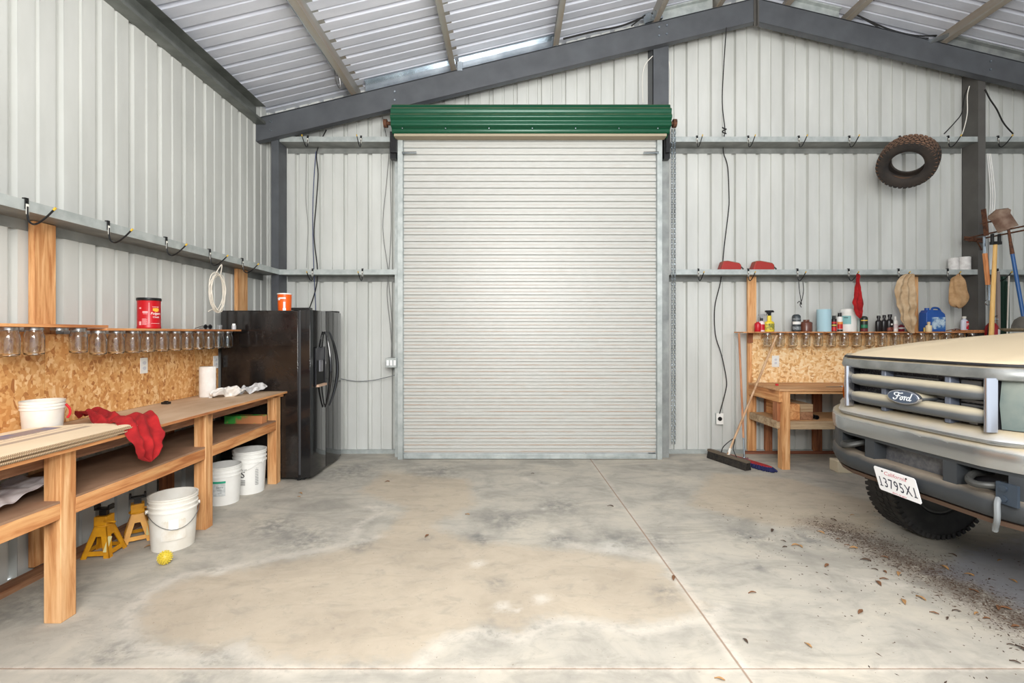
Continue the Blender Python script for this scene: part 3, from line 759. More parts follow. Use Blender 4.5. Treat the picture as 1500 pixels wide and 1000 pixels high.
# cardboard
CARD = M('cardboard_face', (226,203,168), .85, 0, (214,190,154), 3)
CARD2 = M('brown_cardboard', (186,152,114), .85, 0, (164,132,98), 6)
def cardmat():
    m, nt, b = new_mat('printed_cardboard')
    tc = nd(nt,'ShaderNodeTexCoord'); sp = nd(nt,'ShaderNodeSeparateXYZ'); nt.links.new(tc.outputs['Object'], sp.inputs[0])
    v = coords(nt); base = ramp(nt, noise_n(nt, v, 4, 3), [(.3,(230,208,174)),(.7,(238,218,186))])
    def band(c, a, w): return mth(nt,'LESS_THAN', mth(nt,'ABSOLUTE', mth(nt,'SUBTRACT', c, a)), w)
    x, y = sp.outputs[0], sp.outputs[1]
    for a,w,y0,y1 in ((-.23,.022,-.55,.36),(-.30,.004,-.7,.40)):
        k = mth(nt,'MULTIPLY', band(x, a, w), mth(nt,'MULTIPLY', mth(nt,'GREATER_THAN', y, y0), mth(nt,'LESS_THAN', y, y1)))
        base = mix(nt, mth(nt,'MULTIPLY', k, .8), base, lin((172,150,132)))
    for a,w,c_,ww in ((-.40,.055,.0,.42),):
        k = mth(nt,'MULTIPLY', band(x,a,w), band(y,c_-.1,ww))
        base = mix(nt, k, base, mix(nt, ramp(nt, noise_n(nt, v, 16, 4), [(.5,(0,0,0)),(.6,(255,255,255))]), lin((160,140,132)), lin((126,124,150))))
    wv = noise_n(nt, coords(nt,(30,8,1)), 4, 3); k = mth(nt,'MULTIPLY', band(x,-.335,.012), mth(nt,'MULTIPLY', mth(nt,'GREATER_THAN', wv, .55), band(y,.1,.12)))
    base = mix(nt, mth(nt,'MULTIPLY',k,.7), base, lin((130,116,104)))
    nt.links.new(base, b.inputs['Base Color']); b.inputs['Roughness'].default_value = .85; return m
CARDP = cardmat()
def corrug():
    m, nt, b = new_mat('cardboard_edge')
    w = nd(nt,'ShaderNodeTexWave'); w.wave_type='BANDS'; w.bands_direction='Y'; w.inputs['Scale'].default_value = 40
    nt.links.new(coords(nt), w.inputs['Vector'])
    nt.links.new(ramp(nt, w.outputs['Fac'], [(.35,(120,96,74)),(.55,(204,180,146))]), b.inputs['Base Color']); b.inputs['Roughness'].default_value=.9; return m
CEDGE = corrug()
z = BZ+.001
for k,(xf,y1,dr) in enumerate(((-2.262,2.80,0),(-2.250,2.90,.01),(-2.258,2.84,-.008),(-2.246,2.93,.006),(-2.252,2.88,-.004))):
    lab = ['bottom sheet of the flattened cardboard stack on the left workbench','second sheet from the bottom of the cardboard stack','middle sheet of the flattened cardboard stack','second sheet from the top of the cardboard stack','top printed sheet of the flattened cardboard stack on the left workbench'][k]
    tt = thing('cardboard_sheet', lab, 'cardboard', (xf,2.45,z), dr, 'flattened cardboard on the left workbench')
    xb = -.50 if k < 4 else -.53
    obj('face', MB().prism([(-.004,-1.5),(0,y1-2.45-.05),(-.1,y1-2.45+.02),(-.33,y1-2.45-.0),(xb,y1-2.45-.16),(xb,-1.5)],.0,.0085,'z'), CARDP if k==4 else CARD2, tt)
    obj('edge', MB().box(-.0035,.0012,-1.5,y1-2.45-.055,.0008,.0076), CEDGE, tt)
    z += .0092
# red rag on bench
REDC = M('red_cloth', (172,30,32), .95, 0, (140,20,24), 14, bm=.2, bs=200)
cloth('red_rag', [(-2.86,3.20,BZ+.05),(-2.72,3.14,BZ+.075),(-2.55,3.04,BZ+.045),(-2.36,2.97,BZ+.065),(-2.255,2.92,BZ+.05),(-2.22,2.92,BZ-.04),(-2.215,2.925,BZ-.12),(-2.215,2.93,BZ-.20)], [.10,.19,.17,.22,.25,.26,.17,.01], [(0.2,1,0),(.3,1,0),(.35,1,0),(.2,1,0),(0,1,0),(0,1,0),(0,1,0),(0,1,0)], REDC, amp=.042, seed=3, nu=60, nv=26, fs=7, fold=.016)
tag(bpy.data.objects['red_rag'], 'crumpled red rag hanging over front edge of the left workbench', 'rag')
# paper towel roll
PAPER = M('white_paper', (232,228,222), .9, 0, (222,216,208), 12, bm=.3, bs=30)
t = thing('paper_towel_roll','white paper towel roll standing on left workbench near the refrigerator','paper roll',(-2.81,4.43,BZ+.001))
obj('roll', MB().lathe([(.02,.27),(.02,.002),(.064,0),(.067,.01),(.067,.272),(.062,.28),(.02,.28)], n=36), PAPER, t)
m = MB(); rr=[]
for k in range(15):
    a = -1.9+k*.13; rr.append([(math.cos(a)*(.0685+k*.0009), math.sin(a)*(.0685+k*.0009), z_) for z_ in (.005,.28)])
m.add([v for r in rr for v in r],[(2*i,2*i+1,2*i+3,2*i+2) for i in range(14)]); obj('loose_sheet', m, PAPER, t, fix=False, solid=.001)
q = cloth('crumpled_paper', [(-2.735,4.36,BZ+.045),(-2.68,4.40,BZ+.06),(-2.60,4.46,BZ+.045),(-2.54,4.52,BZ+.035)], [.15,.14,.14,.08], (.2,.7,.45), PAPER, amp=.075, seed=5, nu=44, nv=22, fs=15)
tag(q, 'crumpled white paper towel trailing from the roll on left workbench', 'paper')
PBAG = M('clear_bag', (226,224,222), .25, 0, (205,203,202), 18, trans=.25)
q = cloth('plastic_bag', [(-2.63,4.60,BZ+.035),(-2.56,4.66,BZ+.05),(-2.48,4.71,BZ+.06),(-2.43,4.76,BZ+.055)], [.10,.13,.13,.05], (.2,.8,.5), PBAG, amp=.05, seed=8, nu=30, nv=14, fs=18)
tag(q, 'crumpled translucent plastic bag at far end of the left workbench', 'bag')
# lower shelf items
q = cloth('paper_sack', [(-2.60,1.95,SZ+.05),(-2.60,2.2,SZ+.06),(-2.60,2.42,SZ+.065),(-2.58,2.62,SZ+.055),(-2.57,2.74,SZ+.035)], [.24,.34,.36,.28,.08], (1,.1,0), M('white_sack',(216,208,206),.7,0,(176,164,164),7,stretch=(3,1,1)), amp=.05, seed=11, nu=36, nv=20, fs=7)
tag(q, 'flattened white paper sack on lower shelf of left workbench behind near leg', 'sack')
t = thing('painted_plank','short plank smeared with green and orange paint on far end of lower shelf','plank',(-2.57,4.62,SZ+.001))
obj('plank', MB().box(-.17,.19,-.05,.05,0,.075), M('painted_wood',(70,170,70),.7,0,(196,130,84),7,lo=.46,hi=.54), t, bevel=.003)
# jack stands
YJ = M('yellow_enamel', (232,166,28), .4, 0, (206,140,30), 14)
def jack(label, loc, rz):
    t = thing('jack_stand', label, 'jack stand', loc, rz, 'yellow jack stands under the left workbench')
    B, T, Z1 = .090, .038, .20
    for k in range(4):
        mt = MB(); A = Matrix.Rotation(k*PI/2,4,'Z')
        # one sloping face with a triangular window
        def q(u, z, e=0): # u -1..1 across
            w = B+(T-B)*z/Z1; return (u*w, -w-e, z)
        o_ = [q(-1,0),q(-.62,0),q(-.62,.022),q(.62,.022),q(.62,0),q(1,0),q(1,Z1),q(-1,Z1)]
        s = [q(-.55,.045),q(.55,.045),q(.30,.135),q(-.30,.135)]
        f = lambda L, e: [Vector((x,y+e,z)) for x,y,z in L]
        quads = [(q(-1,0),q(-.6,0),q(-.55,.045),q(-1,.045)),(q(.6,0),q(1,0),q(1,.045),q(.55,.045)),(q(-.6,.018),q(.6,.018),q(.55,.045),q(-.55,.045)),
                 (q(-1,.045),q(-.55,.045),q(-.30,.135),q(-1,.135)),(q(.55,.045),q(1,.045),q(1,.135),q(.30,.135)),(q(-1,.135),q(1,.135),q(1,Z1),q(-1,Z1))]
        for qd in quads: mt.add([*f(qd,0),*f(qd,.006)], [(0,1,2,3),(7,6,5,4),(0,4,5,1),(1,5,6,2),(2,6,7,3),(3,7,4,0)])
        mt.v = [A@Vector(v) for v in mt.v]
        obj('side_plate', mt, YJ, t, fix=False)
    obj('collar', MB().box(-.040,.040,-.040,.040,.195,.262).lathe([(.052,.195),(.055,.200),(.052,.206),(.04,.2)],n=24), YJ, t, bevel=.005)
    obj('post', MB().box(-.022,.022,-.016,.016,.262,.30), BLACKM, t)
    obj('saddle', MB().box(-.05,.05,-.025,.025,.30,.312).box(-.05,-.036,-.025,.025,.312,.335).box(.036,.05,-.025,.025,.312,.335), BLACKM, t, bevel=.003)
    m = MB(); m.tube(spline([(.03,-.045,.235),(.055,-.05,.235),(.10,-.045,.228)]), .007, 8); obj('lever', m, YJ, t)
    m = MB().box(-.011,.011,-.004,0,-.05,.05); obj('sticker', m, M('pale_sticker',(210,200,140),.6), t, loc=(.062,-.062,.085), rot=(-.30,.22,.3))
    return t
jack('yellow jack stand under left workbench, nearer the leg in front', (-2.785,3.275,0), .12)
jack('yellow jack stand under left workbench, tucked behind and touching the white bucket', (-2.735,3.505,0), .65)
# buckets
b1 = pail('white_bucket','dirty white bucket with wire handle on floor beside the yellow spiked ball',(-2.40,3.40,0.001),.147,.365,WPL_D,rz=.75,hang=.75)
R=.147*.94+.002
obj('label_remains', wrap(flatq(-.085,.06,-.075,.075,12,.0006), R, -.85-.75, .155), M('torn_label',(214,204,186),.8,0,(228,224,216),16), b1)
obj('torn_patch', wrap(flatq(-.028,.028,-.04,.04,6,.0009), R, -.95-.75, .19), M('paper_patch',(240,240,238),.8), b1)
b2 = pail('white_bucket','white bucket with green topped label on floor between middle and far bench legs',(-2.56,4.27,0.001),.135,.335,WPL,rz=.2,handle=False,hang=.9)
R=.135*.935+.003; A_=-1.19-.2
obj('label', wrap(flatq(-.052,.045,-.062,.05,8,.0006), R, A_-.12, .15), M('grey_label',(186,190,188),.6,0,(216,218,216),30), b2)
obj('green_strip', wrap(flatq(-.055,.048,-.010,.008,8,.0010), R+.001, A_-.12, .208), M('green_print',(36,160,124),.5), b2)
m = MB(); m.merge(wrap(text_mb('Sierra',.024,.2), R+.001, A_-.12, .165)); m.merge(wrap(text_mb('sanded',.013), R+.001, A_-.12, .14)); m.merge(wrap(text_mb('grout',.013), R+.001, A_-.1, .115)); obj('lettering', m, M('grey_print',(110,116,116),.6), b2)
b3 = pail('white_bucket','tall white bucket with black print behind far leg of left workbench',(-2.49,4.56,0.001),.143,.40,WPL,rz=-.3,hang=.5,hm=WPL)
R=.143*.935+.003; A_=-1.24+.3
m = MB()
m.merge(wrap(text_mb('WATER',.020), R, A_-.25, .235)); m.merge(wrap(text_mb('S',.085,.1), R, A_-.28, .19))
for i in range(6): m.merge(wrap(flatq(-.020,.02,-.0014,.0014,3), R, A_-.25, .095+i*.009))
for i in range(11): m.merge(wrap(flatq(-.016,.014,-.002,.002,3), R, A_+.62, .09+i*.015))
obj('lettering', m, TXTK, b3)
# spiked ball
def spiky():
    m = MB(); bmm = bmesh.new(); bmesh.ops.create_icosphere(bmm, subdivisions=3, radius=.038)
    m.add([tuple(v.co) for v in bmm.verts],[tuple(v.index for v in f.verts) for f in bmm.faces]); bmm.free()
    N=110
    for i in range(N):
        zz_ = 1-2*(i+.5)/N; r_ = math.sqrt(1-zz_*zz_); a = i*2.39996
        d = Vector((r_*math.cos(a), r_*math.sin(a), zz_)); m.tube([d*.036,d*.0455],.0042,6,r1=.0022)
    return m
tag(obj('spiked_ball', spiky(), M('yellow_rubber',(222,200,72),.35,0,(206,180,60),12), loc=(-2.253,3.115,.0455)), 'small yellow spiked rubber ball on the floor by the white bucket', 'ball')

# ------------------------------------------------------------------ refrigerator
def fridge_side():
    m, nt, b = new_mat('black_fridge_side')
    f = noise_n(nt, coords(nt), 3, 6, .65, .8); f2 = noise_n(nt, coords(nt), 26, 5, .7)
    c = ramp(nt, f, [(.35,(17,16,16)),(.62,(40,34,31)),(.78,(54,47,43))])
    c = mix(nt, ramp(nt, f2, [(.70,(0,0,0)),(.80,(120,120,120))]), c, lin((110,102,94)))
    nt.links.new(c, b.inputs['Base Color']); nt.links.new(ramp(nt, f, [(.3,(70,70,70)),(.7,(120,120,120))]), b.inputs['Roughness']); return m
FR = fridge_side(); FRD = M('glossy_black_door', (24,24,26), .12, 0, (32,31,31), 5, coat=.3)
t = thing('refrigerator','tall black side by side refrigerator with ice dispenser against the left wall','refrigerator',(-2.5,5.30,0))
obj('cabinet', MB().box(-.45,.34,-.44,.44,.03,1.735), FR, t, bevel=.008)
obj('gasket', MB().box(.34,.365,-.43,.43,.06,1.73), M('gasket_grey',(60,60,62),.6), t)
def dr(y0,y1,name,z0=.035):
    prf = []
    n=8
    for k in range(n+1):
        y = y0+(y1-y0)*k/n; u=(k/n)
        prf.append((y, .462+.016*math.sin(PI*u)))
    pts = [(x,y) for y,x in [(y0,.365)]+prf+[(y1,.365)]]
    return obj(name, MB().prism([(x,y) for x,y in pts], z0, 1.742, 'z'), FRD, t, bevel=.004)
# freezer door with dispenser opening built from pieces
fz = dr(-.44,-.035,'freezer_door'); fd = dr(-.025,.44,'fridge_door')
obj('dispenser_panel', MB().box(.470,.4835,-.345,-.125,1.22,1.35), M('dispenser_grey',(70,70,74),.3), fz, bevel=.002)
obj('dispenser_recess', MB().box(.470,.4825,-.345,-.125,.97,1.22), M('recess_black',(8,8,9),.5), fz)
obj('dispenser_frame', MB().box(.478,.488,-.36,-.345,.95,1.36).box(.478,.488,-.125,-.11,.95,1.36).box(.478,.488,-.36,-.11,1.35,1.36), M('dispenser_frame',(40,40,44),.2), fz)
obj('drip_tray', MB().box(.478,.512,-.345,-.125,.945,.968), M('dusty_tray',(196,164,140),.7), fz)
obj('paddle', MB().box(.482,.498,-.27,-.20,1.10,1.22), M('paddle_clear',(120,120,124),.2), fz)
for par,y,s in ((fz,-.065,-1),(fd,.005,1)):
    m = MB(); pts=[]; rs=[]
    for k in range(25):
        u = k/24; pts.append((.482+.075*math.sin(PI*u)**.8, y+s*(.035+.035*math.sin(PI*u)) if s<0 else y+.01+.05*math.sin(PI*u), .70+.82*u)); rs.append(.010+.009*math.sin(PI*u))
    m.tube(pts, rs, 10); obj('door_handle', m, FRD, par)
obj('hinge_cover', MB().box(.26,.45,-.43,-.35,1.738,1.765), BLACKM, t, bevel=.005)
obj('hinge_cover', MB().box(.26,.45,.35,.43,1.738,1.765), BLACKM, t, bevel=.005)
for y in (-.40,.40): obj('foot', MB().cyl((.33,y,0),(.33,y,.035),.022,n=12), BLACKM, t); obj('foot', MB().cyl((-.38,y,0),(-.38,y,.035),.022,n=12), BLACKM, t)
obj('base_grille', MB().box(.30,.40,-.42,.42,.012,.06), BLACKM, t)
# orange tumbler on fridge
cpos = P(417,452,5.05); 
t = thing('orange_canister','bright orange canister with white rim on top of the black refrigerator','canister',(cpos.x,5.05,1.7365))
ORG = M('orange_plastic',(240,98,16),.35)
obj('body', MB().lathe([(0,0),(.064,0),(.070,.175),(.068,.175),(.06,.005),(0,.005)], n=36), ORG, t)
obj('rim', MB().lathe([(.068,.172),(.074,.174),(.074,.186),(.067,.186)], n=36), WPL, t)
A_=-1.13
m = MB(); m.merge(wrap(flatq(-.05,.028,-.009,.006,8), .0695, A_-.25, .135)); m.merge(wrap(flatq(-.060,-.03,-.018,.006,4), .0695, A_-.25, .13)); m.merge(wrap(flatq(-.010,.010,-.0,.075,4), .0675, A_-.05, .02)); m.merge(wrap(flatq(-.015,.015,0,.03,4), .0675, A_-.05, .0))
obj('white_print', m, TXTW, t)

# ------------------------------------------------------------------ hooks
def hook_parts(t):
    # local: +y points into the room, z=0 at the top of the rail lip
    m = MB(); m.box(-.010,.010,0.001,.007,-.055,.010); m.box(-.010,.010,-.014,.007,.004,.010); m.cyl((0,.007,-.012),(0,.011,-.012),.007,n=8)
    obj('bracket', m, BLACKM, t)
    m = MB(); m.box(-.008,.008,.0075,.0095,-.085,-.025); obj('tag', m, M('hook_tag',(226,224,214),.5), t)
    m = MB(); m.tube(spline([(0,.008,-.04),(0,.009,-.09),(0,.018,-.125),(0,.045,-.142),(0,.08,-.130),(0,.125,-.095),(0,.165,-.055)],5), .0055, 8)
    obj('arm', m, BLACKM, t)
    m = MB(); d = Vector((0,.04,.04)).normalized(); p = Vector((0,.160,-.060)); m.tube([p,p+d*.018],.0065,8); obj('tip', m, YEL, t)
hk = None
def hook(loc, rz, label):
    global hk
    if hk is None:
        hk = thing('wall_hook', label, 'hook', loc, rz, 'black utility hooks along the wall rails'); hook_parts(hk); return hk
    return dup(hk, loc, label, rz)
zt1 = GZ1+.0645; XG = XL+.2405
nm = ['nearest the camera','second from the camera','third from the camera','holding the coil of white rope','last one beside the corner upright']
for k,px in enumerate((38,158,243,307,355)):
    hook((XG, F*XG/(px-CX), zt1), -PI/2, 'black hook on left wall rail, '+nm[k])
YG = YC-.0005
ul = ['black hook on upper left back rail, nearer the corner column','black hook on upper left back rail, nearer the roller door']
for k,px in enumerate((451,529)): hook((P(px,0,YG).x,YG,GZ2+.0625), PI, ul[k])
ul = ['black hook on mid height rail above the refrigerator doors','black hook on mid height rail left of the roller door']
for k,px in enumerate((458,531)): hook((P(px,0,YG).x,YG,GZ1+.0625), PI, ul[k])
ul = ['first black hook right of the roller door on the upper rail','second black hook right of the roller door on the upper rail','third black hook right of roller door on the upper rail','fourth black hook from roller door on the upper rail, left of tyre','black hook holding the hanging tyre','black hook on upper rail between tyre and dark column','black hook on upper rail right of the dark column']
for k,px in enumerate((1021,1096,1170,1244,1318,1389,1462)): hook((P(px,0,YG).x,YG,GZ2+.0625), PI, ul[k])
ul = ['black hook on lower right rail below the red tail lights, left one','black hook on the lower right rail beside the pine upright','black hook holding the black cord loop','black hook holding the red rag on the right','black hook holding the long tan cloth','black hook holding the short tan bag','black hook on lower rail behind the blue shovel handle']
for k,px in enumerate((1023,1096,1168,1243,1316,1388,1461)): hook((P(px,0,YG).x,YG,GZ1+.0625), PI, ul[k])
# rope coil on left wall hook
yb = F*XG/(307-CX); m = MB()
for k in range(5):
    pts=[]; ph=k*.9
    for a in range(20):
        u = 2*PI*a/20; pts.append((XG+.075+.012*math.sin(ph*2+u*2), yb+math.sin(u)*(.105+.01*math.sin(ph+u))+.012*(k-2), 1.90+math.cos(u)*(.175+.012*math.cos(ph*3+u))-.02))
    m.tube(pts, .0045, 6, closed=True)
m.tube(spline([(XG+.08,yb+.05,1.71),(XG+.085,yb-.02,1.695),(XG+.09,yb-.10,1.72),(XG+.09,yb-.16,1.70)]), .0045, 6)
m.tube(spline([(XG+.07,yb-.02,2.06),(XG+.10,yb+.02,2.145),(XG+.08,yb+.04,2.06)]),.0045,6)
tag(obj('rope_coil', m, M('white_rope',(222,214,200),.9)), 'coil of white cord hanging from a hook on the left wall', 'rope')

# ------------------------------------------------------------------ cables on back wall, left
Yc = 5.96
def cable(name, label, pts, r, mat=RUB, Y=Yc, cat='cable'):
    m = MB(); m.tube(spline([P(p[0],p[1],p[2] if len(p)>2 else Y) for p in pts],5), r, 6)
    return tag(obj(name, m, mat), label, cat)
cable('power_cable','black cable dropping behind the rails above the refrigerator',[(478,190),(464,222),(466,255),(463,300),(460,345),(465,395),(462,425),(450,460)],.0065)
cable('power_cable','blue cable beside the black one above the refrigerator',[(463,222),(460,260),(458,320),(460,400),(462,440),(463,470)],.005,M('blue_cable',(46,60,104),.5))
cable('thin_cable','thin grey cable on the back wall left of the black cables',[(449,224),(448,290),(451,330),(449,392)],.003,M('grey_cable',(130,130,128),.6))
m = MB()
for pts in ([(570,224),(566,270),(561,320),(562,350),(568,392),(570,420),(574,470),(573,526)],[(572,224),(572,270),(573,330),(570,392),(567,430),(572,480),(575,526)],[(560,170),(566,200),(572,224)]):
    m.tube(spline([P(a,b,Yc) for a,b in pts],5), .004, 6)
tag(obj('wire_bundle', m, M('grey_wire',(118,118,116),.6)), 'loose grey wires running down to switch box beside the roller door', 'wires')
cable('power_cable','thin grey cord sagging from refrigerator to the roller door post',[(497,554,5.97),(520,558,5.97),(545,557,5.95),(568,552,5.9),(583,548,5.80)],.005,M('grey_cable2',(120,124,126),.6))
t = thing('switch_box','three gang metal switch box with white rockers left of the roller door','switch box',P(573,531,5.80))
obj('box', MB().box(-.062,.075,-.03,.17,-.058,.058), GALV, t, bevel=.003)
for k in range(3): obj('rocker_switch', MB().box(-.048+k*.042,-.020+k*.042,-.036,-.030,-.033,.033), M('switch_white',(240,240,240),.4), t, bevel=.002)
# ------------------------------------------------------------------ right workbench and its shelf
t = thing('workbench','short pine workbench with grey lower shelf on back wall behind the truck','workbench',(4.1,5.6,0)); o = Vector((4.1,5.6,0))
TZ = .889
for x in (2.99,5.0):
    obj('leg', bx(x,x+.089,5.262,5.351,0,TZ-.02), W_V, t, bevel=.003)
obj('leg', bx(2.955,2.993,5.30,5.39,0.52,TZ-.12), W_DARK, t, bevel=.002)
obj('tabletop', bx(2.945,5.3,5.235,5.925,TZ-.02,TZ), wood('bench_board',(206,158,112),(178,124,80),(220,178,136),'x',False), t, bevel=.002)
obj('apron', bx(2.95,2.988,5.25,5.925,TZ-.145,TZ-.021), W_Y, t, bevel=.002)
obj('apron', bx(3.08,5.3,5.27,5.305,TZ-.055,TZ-.021), W_X, t, bevel=.002)
obj('shelf_rail', bx(3.08,5.3,5.262,5.30,.445,.530), W_GREY, t, bevel=.002)
obj('shelf_rail', bx(2.95,2.988,5.30,5.90,.445,.530), W_GREY, t, bevel=.002)
obj('lower_shelf', bx(2.99,5.3,5.302,5.90,.515,.530), M('shelf_board_dusty',(206,164,116),.75,0,(186,142,98),5), t)
lab = ['tall pine upright at left end of right workbench rising to the rail','short dark stud under the right workbench, second from its left end','short dark stud under the right workbench, just left of the truck','pine upright behind the tan cloth rising from right shelf to the rail']
for k,(x0,x1,z1) in enumerate(((2.955,3.06,GZ1-.004),(3.17,3.26,TZ-.03),(3.77,3.88,TZ-.03),(4.965,5.075,GZ1-.004))):
    tag(obj('pine_upright', MB().box(0,x1-x0,0,.038,.038,z1), W_V if k in (0,3) else W_DARK, loc=(x0,5.948,0), bevel=.003), lab[k], 'post')
tag(obj('sill_plate', MB().box(-1.3,1.3,-.05,.0,0,.037), wood('red_sill',(128,76,54),(90,50,36),(150,96,70),'x',False), loc=(4.2,5.995,0)), 'reddish board on the floor along back wall under right workbench', 'board')
tag(obj('strand_board_panel', MB().box(0,2.65,-.012,0,.001,1.505-TZ), OSB2, loc=(3.0,5.946,TZ)), 'pale strand board panel above the right workbench', 'panel')
tag(obj('cleat_board', MB().box(-.055,.0,-.03,0,-.12,0), W_DARK, loc=(3.0,5.945,1.505)), 'small wooden block under left end of the right jar shelf', 'block')
tag(obj('jar_shelf', MB().box(-.14,2.86,-.24,0,0,.014), PLYEDGE, loc=(2.92,5.945,1.507), bevel=.001), 'long narrow shelf above the right workbench with jars hanging beneath', 'shelf')
for k in range(17):
    c = P(1124+18.75*k,487,5.80)
    j = dup(jroot, (c.x,5.80,1.506), 'clear glass jar hanging under right shelf, %s from its left end'%ORD[k], rz=k*.9)
    j['group'] = 'glass jars under the right shelf'
outlet('wall_outlet','white outlet plate on strand board above the right workbench',(P(1136,0,5.93).x,5.9335,P(0,529,5.93).z),0,h=.14,w=.09)
t = outlet('wall_outlet','grey outlet box low on back wall where the black cable ends',(P(1054,0,5.97).x,5.965,P(0,613,5.97).z),0,h=.14,w=.088,kind='round')
obj('box', MB().box(-.04,.04,0,.045,-.065,.065), GALV, t)
obj('round_socket', MB().cyl((0,-.012,.0),(0,-.006,.0),.026,n=24), BLACKM, t)
cable('power_cable','long black cable hanging from the ridge down to the low outlet',[(1064,40,5.68),(1060,100,5.72),(1058,150,5.75),(1062,190,5.76),(1061,198,5.76),(1060,207,5.95),(1060,224),(1066,245),(1068,290),(1067,310),(1061,360),(1058,392,5.985),(1055,415,5.985),(1047,450),(1048,490),(1057,520),(1064,555),(1063,572),(1054,606)],.006)
m = MB(); c = P(1061,192,5.75); m.tube([c+Vector((math.cos(a*.7)*.022,math.sin(a*.7)*.012,-.03+a*.006)) for a in range(14)],.008,6)
tag(obj('cable_knot', m, RUB), 'small knot in the black cable above the upper right rail', 'knot')
cable('wire_strand','thin white wire dangling beside the double column above the door',[(956,82,5.7),(945,95,5.75),(941,115,5.8),(942,150,5.8)],.004,WPL_D)
cable('wire_strand','thin twisted wire along right side of the double column',[(980,90,5.75),(982,110,5.77),(981,150,5.77),(982,196,5.77)],.004,WPL_D)
# lumber on right lower shelf
c0 = .5315
for k,(pa,pb,r,lb) in enumerate(((1157,1172.3,0,'lower left'),(1172.6,1191.5,0,'lower right'),(1157,1172.3,1,'upper left'),(1172.6,1191.5,1,'upper right'))):
    xa = P(pa,0,5.36).x; xb = P(pb,0,5.36).x
    tag(obj('lumber_block', MB().box(0,xb-xa-.003,0,.5,0,.088), [W_Y,W_DARKY,W_Y,W_GREY][k], loc=(xa,5.36,c0+r*.0885), bevel=.004), lb+' block of four pine beam ends stacked under right workbench', 'lumber')
m = MB().lathe([(.018,0),(.024,0),(.024,.45),(.018,.45)], n=20, M=Matrix.Rotation(-PI/2,4,'X')); m.f = [f for f in m.f if len(f)==4]; 
tag(obj('black_pipe', m, BLACKM, loc=(P(1197,0,5.38).x,5.38,.5552)), 'black pipe end on lower shelf right of the stacked beam ends', 'pipe')
tag(obj('bottle_cap', MB().lathe([(0,0),(.017,0),(.017,.022),(0,.022)],n=16), M('red_plastic',(196,40,44),.4), loc=(P(1138,0,5.6).x,5.6,TZ+.001)), 'tiny red cap standing on the right workbench', 'cap')
t = thing('wrench','small silver wrench lying on right workbench beside the truck','wrench',(P(1222,0,5.45).x,5.45,TZ+.006))
m = MB(); m.bar((-.10,-.02,0),(.09,.02,0),.016,.006); obj('handle', m, GALV_SHINY, t)
m = MB(); m.tube([(.105+.022*math.cos(a),.022+.022*math.sin(a),0) for a in [.7+i*.6 for i in range(9)]],.006,6); obj('jaw', m, GALV_SHINY, t)
tag(obj('cream_block', MB().box(0,.75,0,.16,0,.125), M('cream_paint',(222,210,182),.7), loc=(3.52,5.14,0.0), rot=(0,0,-.08), bevel=.008), 'low cream coloured block on the floor beneath the truck bumper', 'block')

# ---- things on the right shelf
SH = 1.522
def stand(px, Y=5.80): return (P(px,0,Y).x, Y, SH)
def bot(name, label, px, w, top, mat, cap=None, capmat=None, lbl=None, neck=.28, nr=.42, Y=5.80, capn='cap', sy=1, cat='bottle', lz=(.15,.6)):
    r = w*Y/F/2; h = (485.3-top)*Y/F-.008; t = thing(name, label, cat, stand(px,Y))
    hb = h*(1-(cap or 0))
    obj('body', MB().lathe(bottle_prof(r,hb,neck,nr), n=28, sy=sy), mat, t)
    if cap: obj(capn, MB().lathe([(0,hb-.004),(r*nr*1.25,hb-.004),(r*nr*1.25,h-.003),(r*nr*1.1,h),(0,h)], n=20), capmat or BLACKM, t)
    for k,(m_,a,b) in enumerate(lbl or []):
        mm = MB().lathe([(r+.0008,hb*a),(r+.0008,hb*b)], n=20, sy=sy, a0=-PI+.1, a1=-.1); obj('label', mm, m_, t, fix=False)
    return t, r, h
CR = M('crimson_plastic',(190,24,40),.35); YP = M('yellow_plastic',(232,204,60),.35); TEAL = M('teal_label',(126,178,178),.5); LB = M('white_label',(232,230,226),.5)
def trigger(t, z, mat, s=1, d=-1):
    m = MB(); m.prism([(-.012,0),(.012,0),(.014,.02),(.035,.045),(.05,.05),(.048,.07),(-.04,.072),(-.055,.055),(-.05,.045),(-.02,.045)], -.012,.012,'y')
    m.v = [Vector((v.x*s*-d*-1, v.y*s, v.z*s+z)) for v in m.v]
    obj('spray_head', m, mat, t, bevel=.002)
    m = MB(); m.tube([(-.036*s*d*-1,0,z+.05*s),(-.030*s*d*-1,0,z+.03*s),(-.040*s*d*-1,0,z+.012*s)],.004,6); obj('trigger', m, mat, t)
bot('squat_bottle','small red squat bottle at left end of the right shelf',1110,9,470,CR,neck=.2)
t,r,h = bot('spray_bottle','red labelled clear spray bottle with grey trigger on right shelf',1115.5,8.5,465,M('pinkish_plastic',(224,206,206),.3),lbl=[(CR,.12,.55)],neck=.3); trigger(t,h-.004,M('grey_plastic',(150,150,150),.4),.8)
obj('collar', MB().lathe([(0,h-.03),(.017,h-.03),(.017,h+.002),(0,h+.002)],n=16), BLACKM, t)
t,r,h = bot('spray_bottle','yellow spray bottle with black trigger head on right shelf',1127,14,461,YP,lbl=[(M('green_black_label',(64,92,62),.5,0,(220,200,70),40),.10,.50)],neck=.45,sy=.7); trigger(t,h-.006,BLACKM,1)
t,r,h = bot('oil_bottle','dark grey bottle with white label band on right shelf',1166.5,11.5,459,M('charcoal_plastic',(60,66,70),.4),lbl=[(LB,.42,.58),(M('pale_text',(150,156,158),.5,0,(60,66,70),60),.66,.78),(M('pale_text',(150,156,158),.5),.1,.3)],neck=.12,nr=.45)
bot('brown_jug','round brown jug beside the dark grey bottle on right shelf',1181,16,467,M('brown_plastic',(104,62,48),.25),neck=.25,nr=.5)
